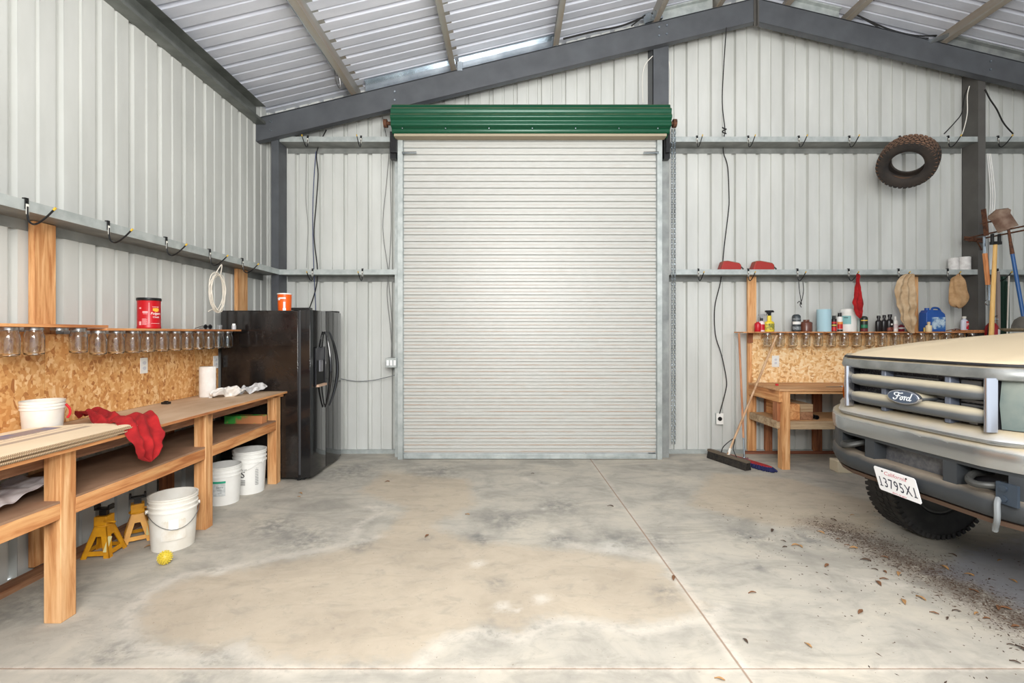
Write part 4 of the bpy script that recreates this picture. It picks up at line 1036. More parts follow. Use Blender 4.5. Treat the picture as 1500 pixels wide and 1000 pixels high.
t = thing('paper_roll','pale blue roll of shop towels standing on the right shelf','paper roll',stand(1207)); rr_=9.2*5.8/F
obj('roll', MB().lathe([(.02,.265),(.02,0),(rr_,0),(rr_,.27),(.02,.27)], n=32), M('blue_paper',(168,200,210),.9), t)
AL = M('aerosol_red',(190,40,36),.35)
def aero(label, px, w, top, mat, lbl): 
    r=w*5.8/F/2; h=(485.3-top)*5.8/F-.008; t = thing('spray_can',label,'spray can',stand(px))
    obj('body', MB().lathe([(0,0),(r,.002),(r,h*.76),(r*.8,h*.80),(0,h*.80)],n=24), mat, t)
    obj('cap', MB().lathe([(0,h*.79),(r*.62,h*.79),(r*.6,h),(0,h)],n=20), BLACKM, t)
    for m_,a,b in lbl: obj('label', MB().lathe([(r+.0008,h*a),(r+.0008,h*b)],n=16,a0=-PI+.1,a1=-.1), m_, t, fix=False)
aero('red and black spray can left of the white tub on right shelf',1221.5,7,461,M('can_black',(38,34,34),.35),[(AL,.05,.3),(M('yellow_stripe',(226,190,80),.5),.36,.44),(AL,.5,.62)])
aero('taller multicoloured spray can touching the white tub on right shelf',1230,7.5,457,LB,[(BLACKM,.02,.12),(AL,.14,.40),(M('orange_stripe',(230,140,60),.5),.40,.52)])
t = thing('wipes_tub','large white tub with teal label on the right shelf','tub',stand(1243)); rr_=10.2*5.8/F
obj('body', MB().lathe([(0,0),(rr_*.96,0),(rr_,.01),(rr_,.235),(rr_*1.02,.24),(0,.24)],n=36), WPL, t)
obj('lid', MB().lathe([(rr_*1.03,.238),(rr_*1.03,.262),(rr_*.98,.272),(0,.274)],n=36), WPL, t)
obj('label', MB().lathe([(rr_+.001,.09),(rr_+.001,.19)],n=10,a0=-PI*.98,a1=-PI*.60), TEAL, t, fix=False)
m = MB()
for i in range(2): m.merge(wrap(flatq(-.022,.022,-.002,.002,4), rr_+.0018, -PI*.79, .172-i*.008))
obj('print', m, TXTK, t)
bot('oil_bottle','green and black bottle with yellow band below the red rag',1265.5,9.5,462,M('dark_bottle',(44,50,44),.35),lbl=[(M('green_label',(40,120,84),.4),.25,.45),(M('yellow_stripe',(226,190,80),.5),.70,.76),(M('maroon',(110,40,40),.5),.03,.2)],neck=.1,nr=.4)
bot('clear_bottle','pale translucent bottle behind the green and black bottle',1259,6,463,M('pale_plastic',(196,210,206),.3),Y=5.88,neck=.2)
OIL = M('oil_black',(34,30,32),.3)
for k,(px,w,tp,lb) in enumerate(((1287,8.5,461,'leftmost black oil bottle of three on the right shelf'),(1295.2,7.5,460,'middle black oil bottle of three on the right shelf'),(1303.5,9.5,459,'rightmost black oil bottle, with orange and white emblem, on right shelf'))):
    t,r,h = bot('oil_bottle',lb,px,w,tp,OIL,cap=.14,capmat=OIL,neck=.28,nr=.45,sy=.75,lbl=[(M('ember',(170,84,60),.5,0,(50,40,40),50),.05,.28)] if k==2 else None)
    if k==2: obj('emblem', MB().cyl((0,-r*.75-.002,h*.42),(0,-r*.75+.004,h*.42),.011,n=16), LB, t)
bot('white_bottle','slim white bottle right of the black oil bottles',1311.5,6.5,462,WPL,lbl=[(M('pinkish_label',(214,196,196),.5),.2,.5)],neck=.35)
bot('squat_bottle','small dark red bottle partly behind the long tan cloth',1320,8,474,M('dark_red_plastic',(130,34,52),.3),lbl=[(LB,.4,.6)],neck=.2,Y=5.86)
# blue jug
t = thing('blue_jug','big blue jug with pale label and handle on the right shelf','jug',stand(1365.5,5.84)); BJ = M('blue_plastic',(38,84,160),.35)
w_=.118
obj('body', MB().prism([(-w_,0),(w_,0),(w_,.17),(w_*.92,.215),(w_*.55,.25),(w_*.55,.262),(-w_*.75,.262),(-w_*.98,.225)],-.055,.055,'y'), BJ, t, bevel=.012)
m = MB(); m.tube(spline([(-.01,0,.25),(.005,0,.285),(.05,0,.29),(.085,0,.27),(.10,0,.20)]),.012,10); obj('handle', m, BJ, t)
obj('cap', MB().cyl((-.065,0,.26),(-.065,0,.288),.024,n=20), BJ, t)
obj('label', MB().box(-w_*.45,w_*.95,-.0565,-.055,.03,.175), M('sky_label',(188,208,220),.5,0,(58,110,170),14,lo=.42,hi=.56), t)
bot('white_bottle','small cream squeeze bottle in front of the blue jug',1360.5,7.5,470,M('cream_plastic',(226,206,166),.4),cap=.22,capmat=M('tan_cap',(206,180,140),.4),Y=5.74,neck=.25)
tag(obj('tiny_bottle', MB().lathe([(0,0),(.009,0),(.009,.04),(.005,.05),(0,.05)],n=14), M('gold_bottle',(190,160,70),.4), loc=stand(1354,5.73)), 'tiny gold vial at the left foot of the blue jug', 'bottle')
t,r,h = bot('white_bottle','white bottle with red and white label near right end of the shelf',1412.3,9.5,462,M('bluish_white',(206,208,220),.35),cap=.12,capmat=WPL_D,neck=.2,sy=.7)
obj('red_label', MB().box(-.0,.026,-r*.7-.004,-r*.7+.004,.03,.125), CR, t); m=MB(); m.merge(text_mb('P',.06)); m.v=[Vector((v.x+.012,-r*.7-.005+v.z,v.y+.08)) for v in m.v]; obj('lettering', m, LB, t)
t = thing('safety_glasses','pair of brown safety glasses lying at the right end of the shelf','glasses',(P(1400,0,5.76).x,5.76,SH+.001))
m = MB(); m.tube(spline([(-.09,.03,.01),(-.05,0,.022),(0,-.01,.03),(.05,-.005,.02)]),.006,6); m.tube(spline([(0,-.01,.03),(.03,.05,.012),(.05,.08,.006)]),.004,6); obj('frame', m, M('brown_plastic',(104,62,48),.25), t)
tag(obj('thin_board', MB().box(0,.28,-.1,.09,0,.018), PLYEDGE, loc=(P(1402,0,5.76).x+.06,5.80,SH+.001), rot=(0,0,.05)), 'short thin board on right end of the shelf by the column', 'board')
# ---- on the rail
def tail(px0,px1,lb):
    Y=5.88; x0=P(px0,0,Y).x; x1=P(px1,0,Y).x; L=x1-x0
    t = thing('tail_light',lb,'tail light',((x0+x1)/2,Y,GZ1+.0035))
    LENS = M('red_lens',(160,44,38),.4,0,dust=((140,104,82),.1,.8,.8))
    obj('lens', MB().prism([(-L/2,0),(L/2,.0),(L/2,.12),(L*.40,.145),(-L*.15,.172),(-L*.38,.168),(-L*.5,.08)],-.06,.05,'y'), LENS, t, bevel=.012)
    m = MB(); m.tube(spline([(L*.45,.0,.08),(L*.58,0,.10),(L*.66,-.02,.07)]),.01,6); obj('plug', m, DARKSTEEL2, t)
tail(1053,1083,'dusty red tail light on the rail right of roller door, nearer the black cable')
tail(1100,1131,'dusty red tail light on the rail above the pine upright')
for k,(px,w,lb) in enumerate(((1396.8,12.5,'left one of two white cans on the rail beside the dark column'),(1412,15.5,'right one of two white cans on the rail beside the dark column'))):
    r=w*5.89/F/2
    tag(obj('white_can', MB().lathe([(0,0),(r,0),(r,.205+.012*k),(r*.9,.212+.012*k),(r*.88,.204+.012*k),(0,.204+.012*k)],n=30), M('chalky_white',(230,228,224),.7,0,(206,202,198),20), loc=(P(px,0,5.89).x,5.89,GZ1+.0035)), lb, 'can')
# ---- hanging cloths
q = cloth('red_rag', [P(1257,401,5.62),P(1256,415,5.62),P(1257,430,5.62),P(1256,445,5.62),P(1258,456,5.62),P(1259,466,5.62)], [.03,.07,.11,.145,.11,.02], (1,0,0), REDC, amp=.022, seed=21, nu=34, nv=16, fs=14, fold=.012)
tag(q, 'bright red rag hanging from a hook above the right shelf', 'rag')
TANC = M('tan_canvas',(196,172,140),.95,0,(172,144,110),12,bm=.2,bs=120)
q = cloth('tan_cloth', [P(1331,401,5.63),P(1326,412,5.63),P(1327,430,5.63),P(1329,450,5.63),P(1331,470,5.64),P(1336,488,5.66)], [.06,.20,.225,.215,.19,.05], (1,0,0), TANC, amp=.03, seed=31, nu=40, nv=18, fs=9, fold=.016)
tag(q, 'long tan cloth hanging from a hook in front of pine upright', 'cloth')
def sack():
    m = MB(); rings=[]; N=28
    prf_ = [(0,.015),(.03,.035),(.07,.07),(.13,.088),(.20,.095),(.27,.098),(.33,.092),(.37,.07),(.39,.03)]
    pts = spline([Vector((r,0,-d)) for d,r in prf_],3)
    for i,p in enumerate(pts):
        ring=[]
        for k in range(N):
            a=2*PI*k/N; q=Vector((math.cos(a),math.sin(a)*.5,0)); v=q*p.x; v.z=p.z
            d=1+.30*noise.noise(Vector((math.cos(a)*1.6,math.sin(a)*1.6,p.z*6+3)))+.12*math.cos(a*5+p.z*9)
            v.x*=d; v.y*=d; v.z+=.03*noise.noise(Vector((math.cos(a)*2,math.sin(a)*2,p.z*9)))
            ring.append(v)
        rings.append(ring)
    m.loft(rings); return m
tag(obj('tan_bag', sack(), M('brown_canvas',(186,152,112),.95,0,(156,120,82),12,bm=.2,bs=120), loc=P(1404,402,5.62), ang=60), 'crumpled brown cloth bag hanging beside the dark column', 'bag')
m = MB(); m.tube(spline([P(1170,412,5.70),P(1171,425,5.70),P(1173,438,5.70),P(1174,446,5.70),P(1171,441,5.69),P(1168,444,5.69)]),.004,6); m.tube(spline([P(1176,412,5.68),P(1177,425,5.68),P(1175,438,5.69),P(1172,446,5.69),P(1174,450,5.69)]),.004,6)
tag(obj('cord_loop', m, RUB), 'thin black knotted cord looped over a hook above the right shelf', 'cord')

# ------------------------------------------------------------------ tyre maker
def tyre_mb(R, rr, w, N=46, block=.013, rows=5):
    m = MB(); mid=(R+rr)/2; Rt=R-block
    pf = [(rr,-.36*w),(rr+.012,-.44*w),(mid-.02,-.5*w),(mid+.03,-.5*w),(Rt-.02,-.46*w),(Rt,-.40*w),(Rt+.002,0),(Rt,.40*w),(Rt-.02,.46*w),(mid+.03,.5*w),(mid-.02,.5*w),(rr+.012,.44*w),(rr,.36*w),
          (rr+.012,.31*w),(mid,.40*w),(Rt-.035,.36*w),(Rt-.028,0),(Rt-.035,-.36*w),(mid,-.40*w),(rr+.012,-.31*w)]
    n=len(pf); K=64; vs=[]
    for k in range(K):
        a=2*PI*k/K
        for r,y in pf: vs.append((r*math.cos(a),y,r*math.sin(a)))
    fs=[(k*n+i,k*n+(i+1)%n,((k+1)%K)*n+(i+1)%n,((k+1)%K)*n+i) for k in range(K) for i in range(n)]
    m.add(vs,fs)
    tw=.86*w
    for rI in range(rows):
        yc=-tw/2+tw*(rI+.5)/rows
        for k in range(N):
            a=2*PI*(k+.5*(rI%2))/N
            A=Matrix.Rotation(-a,4,'Y') @ Matrix.Translation((Rt-.003,yc,0)) @ Matrix.Rotation(.35*(1 if rI%2 else -1),4,'X')
            L=2*PI*R/N*.36; ww=tw/rows*.42
            edge = rI in (0,rows-1)
            m.box(0,block-(.004 if edge else 0),-ww,ww,-L,L,A)
    if rows>3:
        for s in (-1,1):
            for k in range(N):
                a=2*PI*k/N; A=Matrix.Rotation(-a,4,'Y') @ Matrix.Translation((Rt-.03,s*.455*w,0))
                m.box(0,.032,-.012,.012,-2*PI*R/N*.28,2*PI*R/N*.28,A)
    return m
# hanging tyre
d = Vector((.60,.47,.65)).normalized(); x_ = d.cross(Vector((0,0,1))).normalized(); z_ = x_.cross(d)
Mx = Matrix((x_,d,z_)).transposed()
c = P(1329.5,237,5.47)
mb = tyre_mb(.288,.160,.225,N=36,block=.017)
o_ = obj('hanging_tyre', mb, M('dusty_tyre_rubber',(38,36,35),.8,0,(58,50,44),8,dust=((122,92,72),.15,.55,.3)), loc=c, rot=Mx.to_euler()); tag(o_, 'knobbly black tyre with brown dusty tread hanging on back wall', 'tyre')

# ------------------------------------------------------------------ broom, mop
t = thing('push_broom','push broom with black bristles and pale wooden handle leaning on right shelf','broom',(2.50,5.50,0)); 
dv = Vector((.34,-.94,0)).normalized(); pv = Vector((dv.y,-dv.x,0))
A = Matrix(((dv.x,-pv.x,0,0),(dv.y,-pv.y,0,0),(0,0,1,0),(0,0,0,1)))
m = MB()
for i in range(40):
    for j in range(4):
        u=-.29+.58*(i+.5)/40; v=-.022+.044*j/3; m.add([(u-.008,v*1.6-.007,.002),(u+.008,v*1.6-.007,.002),(u+.008,v*1.6+.007,.002),(u-.008,v*1.6+.007,.002),(u-.0065,v-.005,.085),(u+.0065,v-.005,.085),(u+.0065,v+.005,.085),(u-.0065,v+.005,.085)],[(0,3,2,1),(4,5,6,7),(0,1,5,4),(1,2,6,5),(2,3,7,6),(3,0,4,7)],A)
obj('bristles', m, M('black_bristle',(32,30,28),.85,0,(56,50,44),30), t, fix=False)
obj('block', MB().box(-.295,.295,-.030,.030,.082,.108,A), M('grey_block',(104,92,78),.7), t, bevel=.003)
h0 = Vector((0,.0,.108)); h1 = Vector((3.165-2.50,5.685-5.50,1.475))
m = MB(); m.tube([h0+(h1-h0)*.0,h1],.0125,12); obj('handle', m, wood('broom_handle',(196,160,124),(170,130,96),(214,182,150),'z',False), t)
m = MB(); m.tube(spline([A@Vector((-.10,0,.105)),A@Vector((-.06,0,.19)),h0+(h1-h0)*.13,A@Vector((.08,0,.19)),A@Vector((.13,0,.105))]),.005,6); obj('brace', m, BLACKM, t)
m = MB(); m.tube([h0-Vector((0,0,.02)),h0+(h1-h0)*.05],.017,12); obj('socket', m, WPL_D, t)
t = thing('dust_mop','flat dust mop with red pad and navy fringe behind the push broom','mop',(2.70,5.50,0))
dv = Vector((.40,-.92,0)).normalized(); pv=Vector((-dv.y,dv.x,0)); A = Matrix(((dv.x,pv.x,0,0),(dv.y,pv.y,0,0),(0,0,1,0),(0,0,0,1)))
def oval(L,W,n=40): return [(math.copysign(abs(math.cos(2*PI*k/n))**.6,math.cos(2*PI*k/n))*L, math.copysign(abs(math.sin(2*PI*k/n))**.8,math.sin(2*PI*k/n))*W) for k in range(n)]
m = MB(); m.prism(oval(.34,.048),.03,.052,'z',A); obj('pad', m, M('red_pad',(176,48,50),.95,0,(150,36,40),30,bm=.4,bs=100), t, bevel=.008)
m = MB(); rnd = random.Random(4)
for L,W in ((.37,.075),(.355,.062),(.34,.055)):
    for x,y in oval(L,W,90):
        x+=rnd.uniform(-.01,.01); y+=rnd.uniform(-.006,.006); p=Vector((x*.9,y*.6,.042)); q=Vector((x,y,.012+rnd.uniform(0,.008))); q2=Vector((x*1.03,y*1.12,.008)); m.tube([A@p,A@q,A@q2],.0085,5)
obj('fringe', m, M('navy_yarn',(38,42,86),.95), t, fix=False)
hx = Vector((.0,.02,.06)); hy = Vector((2.718-2.70,5.688-5.50,1.50))
m = MB(); m.tube([hx+(hy-hx)*.16,hy],.012,12); obj('handle', m, wood('mop_handle',(188,132,96),(158,104,70),(206,154,116),'z',False), t)
m = MB(); m.tube([hx,hx+(hy-hx)*.17],.011,12); m.box(-.03,.03,-.015,.015,.05,.075); obj('metal_socket', m, GALV_SHINY, t)

# ------------------------------------------------------------------ tool rack and tools at right
t = thing('tool_rack','rusty double bar tool rack projecting from the dark column at upper right','rack',(5.50,5.78,2.65))
m = MB(); m.tube([(0,0,0),(0,-.95,.0)],.009,8); m.tube([(.045,0,-.035),(.045,-.95,-.035)],.009,8); obj('bars', m, RUST, t)
m = MB(); m.bar((-.01,.0,0),(.24,.005,-.03),.02,.05); m.bar((.02,-.1,-.01),(.2,0,-.14),.012,.012); obj('bracket', m, RUST, t)
def at(px,py,Y): return P(px,py,Y)
# shovel
t = thing('shovel','shovel with blue handle hanging blade up from the tool rack','shovel',at(1477,336,5.27)); b0=at(1477,336,5.27)
m=MB(); rows=[]
for i in range(9):
    u=i/8; L=.25*u; w=.095*(1-.10*u) if u<.75 else .115*.925*math.sqrt(max(0,1-((u-.75)/.25)**2))+.002
    rows.append([Vector((s*w*.9, -.0+.035*(s*s-1)*.6-.02*u, L)) for s in (-1,-.6,-.2,.2,.6,1)])
m.add([v for r_ in rows for v in r_],[(i*6+j,i*6+j+1,(i+1)*6+j+1,(i+1)*6+j) for i in range(8) for j in range(5)], Matrix.Rotation(-.8,4,'Z') @ Matrix.Rotation(-.38,4,'Y'))
obj('blade', m, M('rusty_blade',(98,72,58),.6,.4,(132,112,96),10), t, fix=False, solid=.003)
e = at(1483,372,5.25)-b0; m=MB(); m.tube([(0,0,.02),e*.5,e],[.012,.014,.019],10); obj('socket', m, RUST, t)
f_ = at(1503,486,5.17)-b0; m=MB(); m.tube([e*.98,f_],.018,12); obj('handle', m, M('blue_fibreglass',(36,84,140),.35), t)
# mattock with yellow handle
b0=at(1458,345,5.42); t = thing('mattock','mattock with long yellow wooden handle hanging from the tool rack','mattock',b0)
m=MB(); m.bar((-.035,0,.02),(-.035,0,-.10),.03,.02); m.bar((.045,0,.02),(.045,0,-.10),.03,.02); m.bar((-.05,0,-.085),(.06,0,-.085),.04,.035)
obj('head_socket', m, BLACKM, t, bevel=.004)
m=MB(); m.tube(spline([(-.20,-.03,.125),(-.10,-.0,.15),(0,.0,.165),(.07,.02,.175)]),[.004+.014*i/18 for i in range(19)],6); m.bar((-.10,0,.0),(-.135,0,.30),.05,.012); obj('pick_head', m, RUST, t)
f_=at(1452,492,5.42)-b0; m=MB(); m.tube([Vector((.0,0,-.09)),f_],[.019,.024],12); obj('handle', m, wood('yellow_handle',(226,180,108),(206,156,84),(236,196,128),'z',False), t)
# shears
b0=at(1441,350,5.50); t = thing('garden_shears','long shears with orange wooden grips hanging from the rack left of yellow handle','shears',b0)
for s in (0,1):
    dx=.012*s
    m=MB(); m.tube([Vector((.0+dx,0,.03)),at(1441+2*s,372,5.5)-b0],.008,8); obj('blade_arm', m, GALV_SHINY, t)
    m=MB(); m.tube([at(1446+s*2,415,5.5)-b0,at(1447+s*2.,440,5.5)-b0],.008,8); obj('shank', m, GALV_SHINY, t)
    m=MB(); m.tube([at(1441.5+s*2.4,371,5.5-.02*s)-b0,at(1446+s*2.4,417,5.5-.02*s)-b0],.016,10); obj('grip', m, wood('orange_grip',(204,136,84),(176,104,56),(220,156,104),'z',False), t)
m=MB(); m.tube([at(1448+5*math.cos(a*.7),443+4*math.sin(a*.7),5.5)-b0 for a in range(9)],.006,6,closed=True); obj('ring', m, GALV_SHINY, t)
# poles behind
for k,(pa,ya,pb,wd,mat,lb,Yp) in enumerate(((1461.5,398,1464,.032,M('greyed_wood_pole',(150,134,126),.8),'weathered grey pole standing behind the truck at the right edge',5.72),
        (1470,405,1470,.04,M('dark_green_steel',(40,66,56),.5),'dark green steel post, left of two at the right edge',5.74),(1475.5,412,1474,.035,M('dark_green_steel',(40,66,56),.5),'dark green steel post, right of two at the right edge',5.70),
        (1478,404,1470,.012,WPL_D,'thin pale rod leaning in front of the green posts',5.64))):
    a=P(pa,ya,Yp); b=P(pb,0,Yp); b.z=0.0
    m=MB(); m.bar((0,0,0),a-b,wd,wd*.7,up=(0,1,0)); tag(obj('garden_pole', m, mat, loc=b), lb, 'pole')
# fire extinguisher on the column
b0=P(1453,484,5.68); t = thing('fire_extinguisher','red fire extinguisher with black hose mounted low on the dark column','fire extinguisher',(b0.x,5.68,1.18))
obj('body', MB().lathe([(0,0),(.060,.002),(.066,.02),(.066,.36),(.055,.41),(.03,.445),(.02,.45),(0,.45)],n=30), M('extinguisher_red',(150,28,36),.35), t)
obj('valve', MB().cyl((0,0,.45),(0,0,.49),.02,n=14).box(-.012,.07,-.01,.01,.485,.495), GALV_SHINY, t)
m=MB(); m.bar((-.01,0,.50),(.06,0,.53),.016,.006); obj('lever', m, BLACKM, t)
m=MB(); m.tube(spline([(0,-.0,.475),(-.05,-.04,.46),(-.085,-.05,.38),(-.09,-.04,.20),(-.085,-.03,.1)]),.011,8); obj('hose', m, BLACKM, t)
obj('label', MB().lathe([(.0670,.20),(.0670,.37)],n=14,a0=-1.5,a1=-.5), LB, t, fix=False)
# wires at right column
cable('power_cable','black cable from the dark column down to the upper right rail',[(1420,126,5.75),(1413,140,5.78),(1409,165,5.8),(1398,180,5.8),(1383,196,5.8)],.006)
cable('white_cable','white cable curving down the face of the dark column',[(1420,126,5.74),(1417,140,5.75),(1417,165,5.76),(1413,185,5.77),(1409,197,5.77)],.005,WPL_D)
cable('power_cable','thick black cable right of the dark column above the rail',[(1443,131,5.78),(1450,145,5.8),(1460,160,5.8),(1470,180,5.8),(1484,196,5.79)],.009)
m=MB()
for dx in (0,4,8): m.tube(spline([P(1446+dx*.6,225,5.86),P(1449+dx*.7,255,5.86),P(1451+dx*.8,290,5.86),P(1449+dx*.6,330,5.86),P(1450+dx*.3,400,5.86)],5),.006,6)
tag(obj('white_cable', m, WPL), 'bundle of white cables right of the dark column above the shears', 'cables')

# ------------------------------------------------------------------ pickup truck
c_, s_ = .9953, .0966
O = Vector((c_*2.52-s_*2.53, s_*2.52+c_*2.53, 0))
T = thing('pickup_truck','dusty grey pickup truck with chrome grille nosing in from the right','truck',O,math.atan2(s_,c_))
def interp(tab, v):
    v = abs(v)
    for (a,b),(c,d) in zip(tab,tab[1:]):
        if v <= c: return b+(d-b)*(v-a)/(c-a) if v>=a else b
    return tab[-1][1]
HDR = [(0,.015),(.30,.018),(.46,.03),(.52,.07),(.6,.14),(.7,.235),(.8,.32),(.88,.385),(.93,.48)]
HOOD = [(0,.035),(.38,.045),(.46,.075),(.52,.13),(.6,.25),(.7,.42),(.80,.60),(.86,.80),(.89,1.1)]
BMP = [(0,0),(.42,.008),(.55,.05),(.7,.145),(.82,.25),(.90,.35),(.94,.46)]
DUST = (172,158,132)
CHR = M('dusty_chrome',(176,180,184),.25,.8,dust=(DUST,.45,.95,.4))
CHRC = M('clean_chrome',(196,198,206),.16,.95)
PAINT = M('tan_dusted_paint',(150,150,144),.35,.2,dust=((205,187,156),.0,.55,.35))
PLG = M('grey_grille_plastic',(84,88,92),.45,.1,dust=((178,168,144),.0,.8,.3))
VAL = M('dark_valance_plastic',(48,51,54),.55,dust=((134,122,106),.3,.95,.5))
DKC = M('dark_cavity',(34,34,38),.6); DKR = M('radiator_fins',(74,74,80),.5,.2,(128,128,134),90,lo=.5,hi=.72)
def sweep(sec, y0, y1, tab, n=24):
    """closed x,z section carried along y, following the swept front"""
    m = MB(); rings=[]
    for k in range(n+1):
        y=y0+(y1-y0)*k/n; x0=interp(tab,y); rings.append([Vector((x0+x,y,z)) for x,z in (sec(y) if callable(sec) else sec)])
    return m.loft(rings)
HDM = M('dusty_header',(138,140,138),.35,.4,(116,118,116),9,dust=(DUST,.5,.98,.5))
obj('hood_seal', sweep([(.002,1.348),(.002,1.358),(.05,1.358),(.05,1.348)],-.86,.46,HDR,40), DKC, T)
obj('header_panel', sweep([(0,1.283),(-.006,1.30),(.004,1.335),(.03,1.352),(.09,1.352),(.09,1.278),(.01,1.278)],-.90,.90,HDR,48), HDM, T, ang=40)
obj('lower_lip', sweep([(-.02,.975),(-.03,.99),(-.012,1.012),(.05,1.035),(.11,1.035),(.11,.968),(-.005,.965)],-.90,.90,HDR,48), CHR, T, ang=40)
for s in (-1,1):
    w0 = .425 if s < 0 else .385
    m = MB().loft([[Vector((x,s*(w0+y),z)) for x,y in [(.04,.004),(.01,.008),(-.006,.014),(-.010,.022),(-.006,.030),(.01,.036),(.04,.040)]] for z in (1.028,1.29)])
    obj('grille_post', m, CHRC, T, ang=60)
    m = MB().box(.035,.095,s*.195-.030-.016,s*.195-.030+.016,1.03,1.285); obj('grille_strut', m, M('lavender_plastic',(96,102,116),.4), T, bevel=.006)
obj('radiator', MB().box(.12,.14,-.45,.45,1.0,1.29), DKR, T)
obj('grille_cavity', MB().box(.02,.12,-.433,.433,1.279,1.285).box(.03,.12,-.436,-.430,1.03,1.285).box(.03,.12,.430,.436,1.03,1.285), DKC, T)
m = MB(); m.box(.10,.115,-.12,.22,1.245,1.252); 
for i in range(4): m.box(.09,.11,-.16,-.02,1.105+i*.022,1.117+i*.022); m.box(.09,.11,-.36,-.25,1.105+i*.022,1.117+i*.022)
m.box(.08,.11,-.34,-.30,1.04,1.075); m.box(.09,.11,-.35,-.25,1.235,1.262)
obj('condenser_bracket', m, M('dull_aluminium',(150,150,152),.4,.7), T)
for zc in (1.208,1.094):
    m = MB(); rings=[]
    for k in range(25):
        y=-.43+.82*k/24; f=1-.75*max(0,(abs(y+.02)-.31)/.105)**2
        rings.append([Vector((.035+.05*math.cos(a)*f-.0, y, zc+.039*math.sin(a)*(.6+.4*f))) for a in [2*PI*i/14 for i in range(14)]])
    m.loft(rings); obj('grille_bar', m, PLG, T)
# oval badge
def ell(a,b,n=40): return [(a*math.cos(2*PI*k/n),b*math.sin(2*PI*k/n)) for k in range(n)]
BY=-.045
bd = obj('badge', MB().prism([(y+BY,z+1.145) for y,z in ell(.098,.040)],-.045,-.02,'x'), CHRC, T, bevel=.003)
obj('badge_field', MB().prism([(y+BY,z+1.145) for y,z in ell(.089,.033)],-.048,-.0445,'x'), M('badge_slate',(72,82,98),.35), bd)
obj('badge_mount', MB().prism([(y+BY,z+1.145) for y,z in ell(.08,.03)],-.02,.10,'x'), PLG, T)
# script lettering drawn with strokes; x to the reader's right is +? (seen from the front, right = -y)
def stroke(m, pts, sc, ox, oz, r=.0032, shear=.25):
    m.tube(spline([Vector((-.0495, -(ox+(x+z*shear)*sc)+BY, 1.145+oz+z*sc)) for x,z in pts],5), r, 6)
m = MB(); sc=.0245
stroke(m,[(-2.2,1.0),(-2.35,1.45),(-1.6,1.62),(-.9,1.5),(-.3,1.62)],sc,.004,-.017)
stroke(m,[(-1.2,1.5),(-1.4,.8),(-1.65,.1),(-2.2,.0),(-2.4,.35)],sc,.004,-.017); stroke(m,[(-1.9,.85),(-1.3,.85),(-.8,.95)],sc,.004,-.017)
stroke(m,[(-.3,.8),(-.65,.4),(-.4,.0),(-.05,.3),(-.15,.75),(-.35,.8)],sc,.004,-.017,.0028); stroke(m,[(-.1,.7),(.2,.75),(.45,.85),(.45,.4),(.4,.0)],sc,.004,-.017,.0028); stroke(m,[(.45,.5),(.65,.8),(.95,.78)],sc,.004,-.017,.0028)
stroke(m,[(1.7,.6),(1.35,.8),(1.0,.4),(1.2,.02),(1.6,.25),(1.8,.8),(2.0,1.7)],sc,.004,-.017,.0028); stroke(m,[(1.72,.6),(1.65,.15),(1.85,.0),(2.1,.25)],sc,.004,-.017,.0028)
obj('badge_lettering', m, M('badge_silver',(206,210,214),.35), bd)
# headlights and markers
for s in (-1,1):
    m = MB(); rings=[]
    for k in range(13):
        y=s*(.450+(.905-.450)*k/12); x=interp(HDR,y)+.02
        x+=.03*(s<0); rings.append([Vector((x,y,1.04)),Vector((x-.012,y,1.16)),Vector((x,y,1.278)),Vector((x+.06,y,1.278)),Vector((x+.06,y,1.04))])
    m.loft(rings); obj('headlight', m, M('dusty_lens',(92,104,102),.3,0,(120,126,118),5), T)
    m = MB(); rings=[]
    for k in range(7):
        y=s*(.79+(.925-.79)*k/6); x=interp(HDR,y)-.004
        rings.append([Vector((x,y,1.02)),Vector((x-.01,y,1.07)),Vector((x,y,1.12)),Vector((x+.05,y,1.12)),Vector((x+.05,y,1.02))])
    m.loft(rings); obj('marker_light', m, M('orange_lens',(226,110,30),.25), T)
# hood
ZB = [(0,1.355),(.12,1.372),(.3,1.398),(.6,1.432),(.9,1.468),(1.3,1.503),(1.95,1.535)]
m = MB(); NU,NV=26,40; vs=[]
for i in range(NU+1):
    for j in range(NV+1):
        y=-.885+1.77*j/NV; xf=interp(HOOD,y); x=xf+(1.97-xf)*(i/NU)**1.3
        z=interp(ZB,x)-.05*(abs(y)/.885)**4+.012*max(0,1-abs(abs(y)-.42)/.08)*min(1,i/6)
        if i==0: z-=.008
        vs.append((x,y,z))
k=NV+1
m.add(vs,[(i*k+j,i*k+j+1,(i+1)*k+j+1,(i+1)*k+j) for i in range(NU) for j in range(NV)])
# rolled edges
m.add([v for v in vs[:k]]+[(x+.012,y,z-.022) for x,y,z in vs[:k]],[(j,j+1,k+j+1,k+j) for j in range(NV)])
for j in (0,NV):
    e_=[vs[i*k+j] for i in range(NU+1)]; m.add(e_+[(x,y*.985,z-.03) for x,y,z in e_],[(i,i+1,NU+1+i+1,NU+1+i) for i in range(NU)])
obj('hood', m, PAINT, T, fix=False, ang=50)
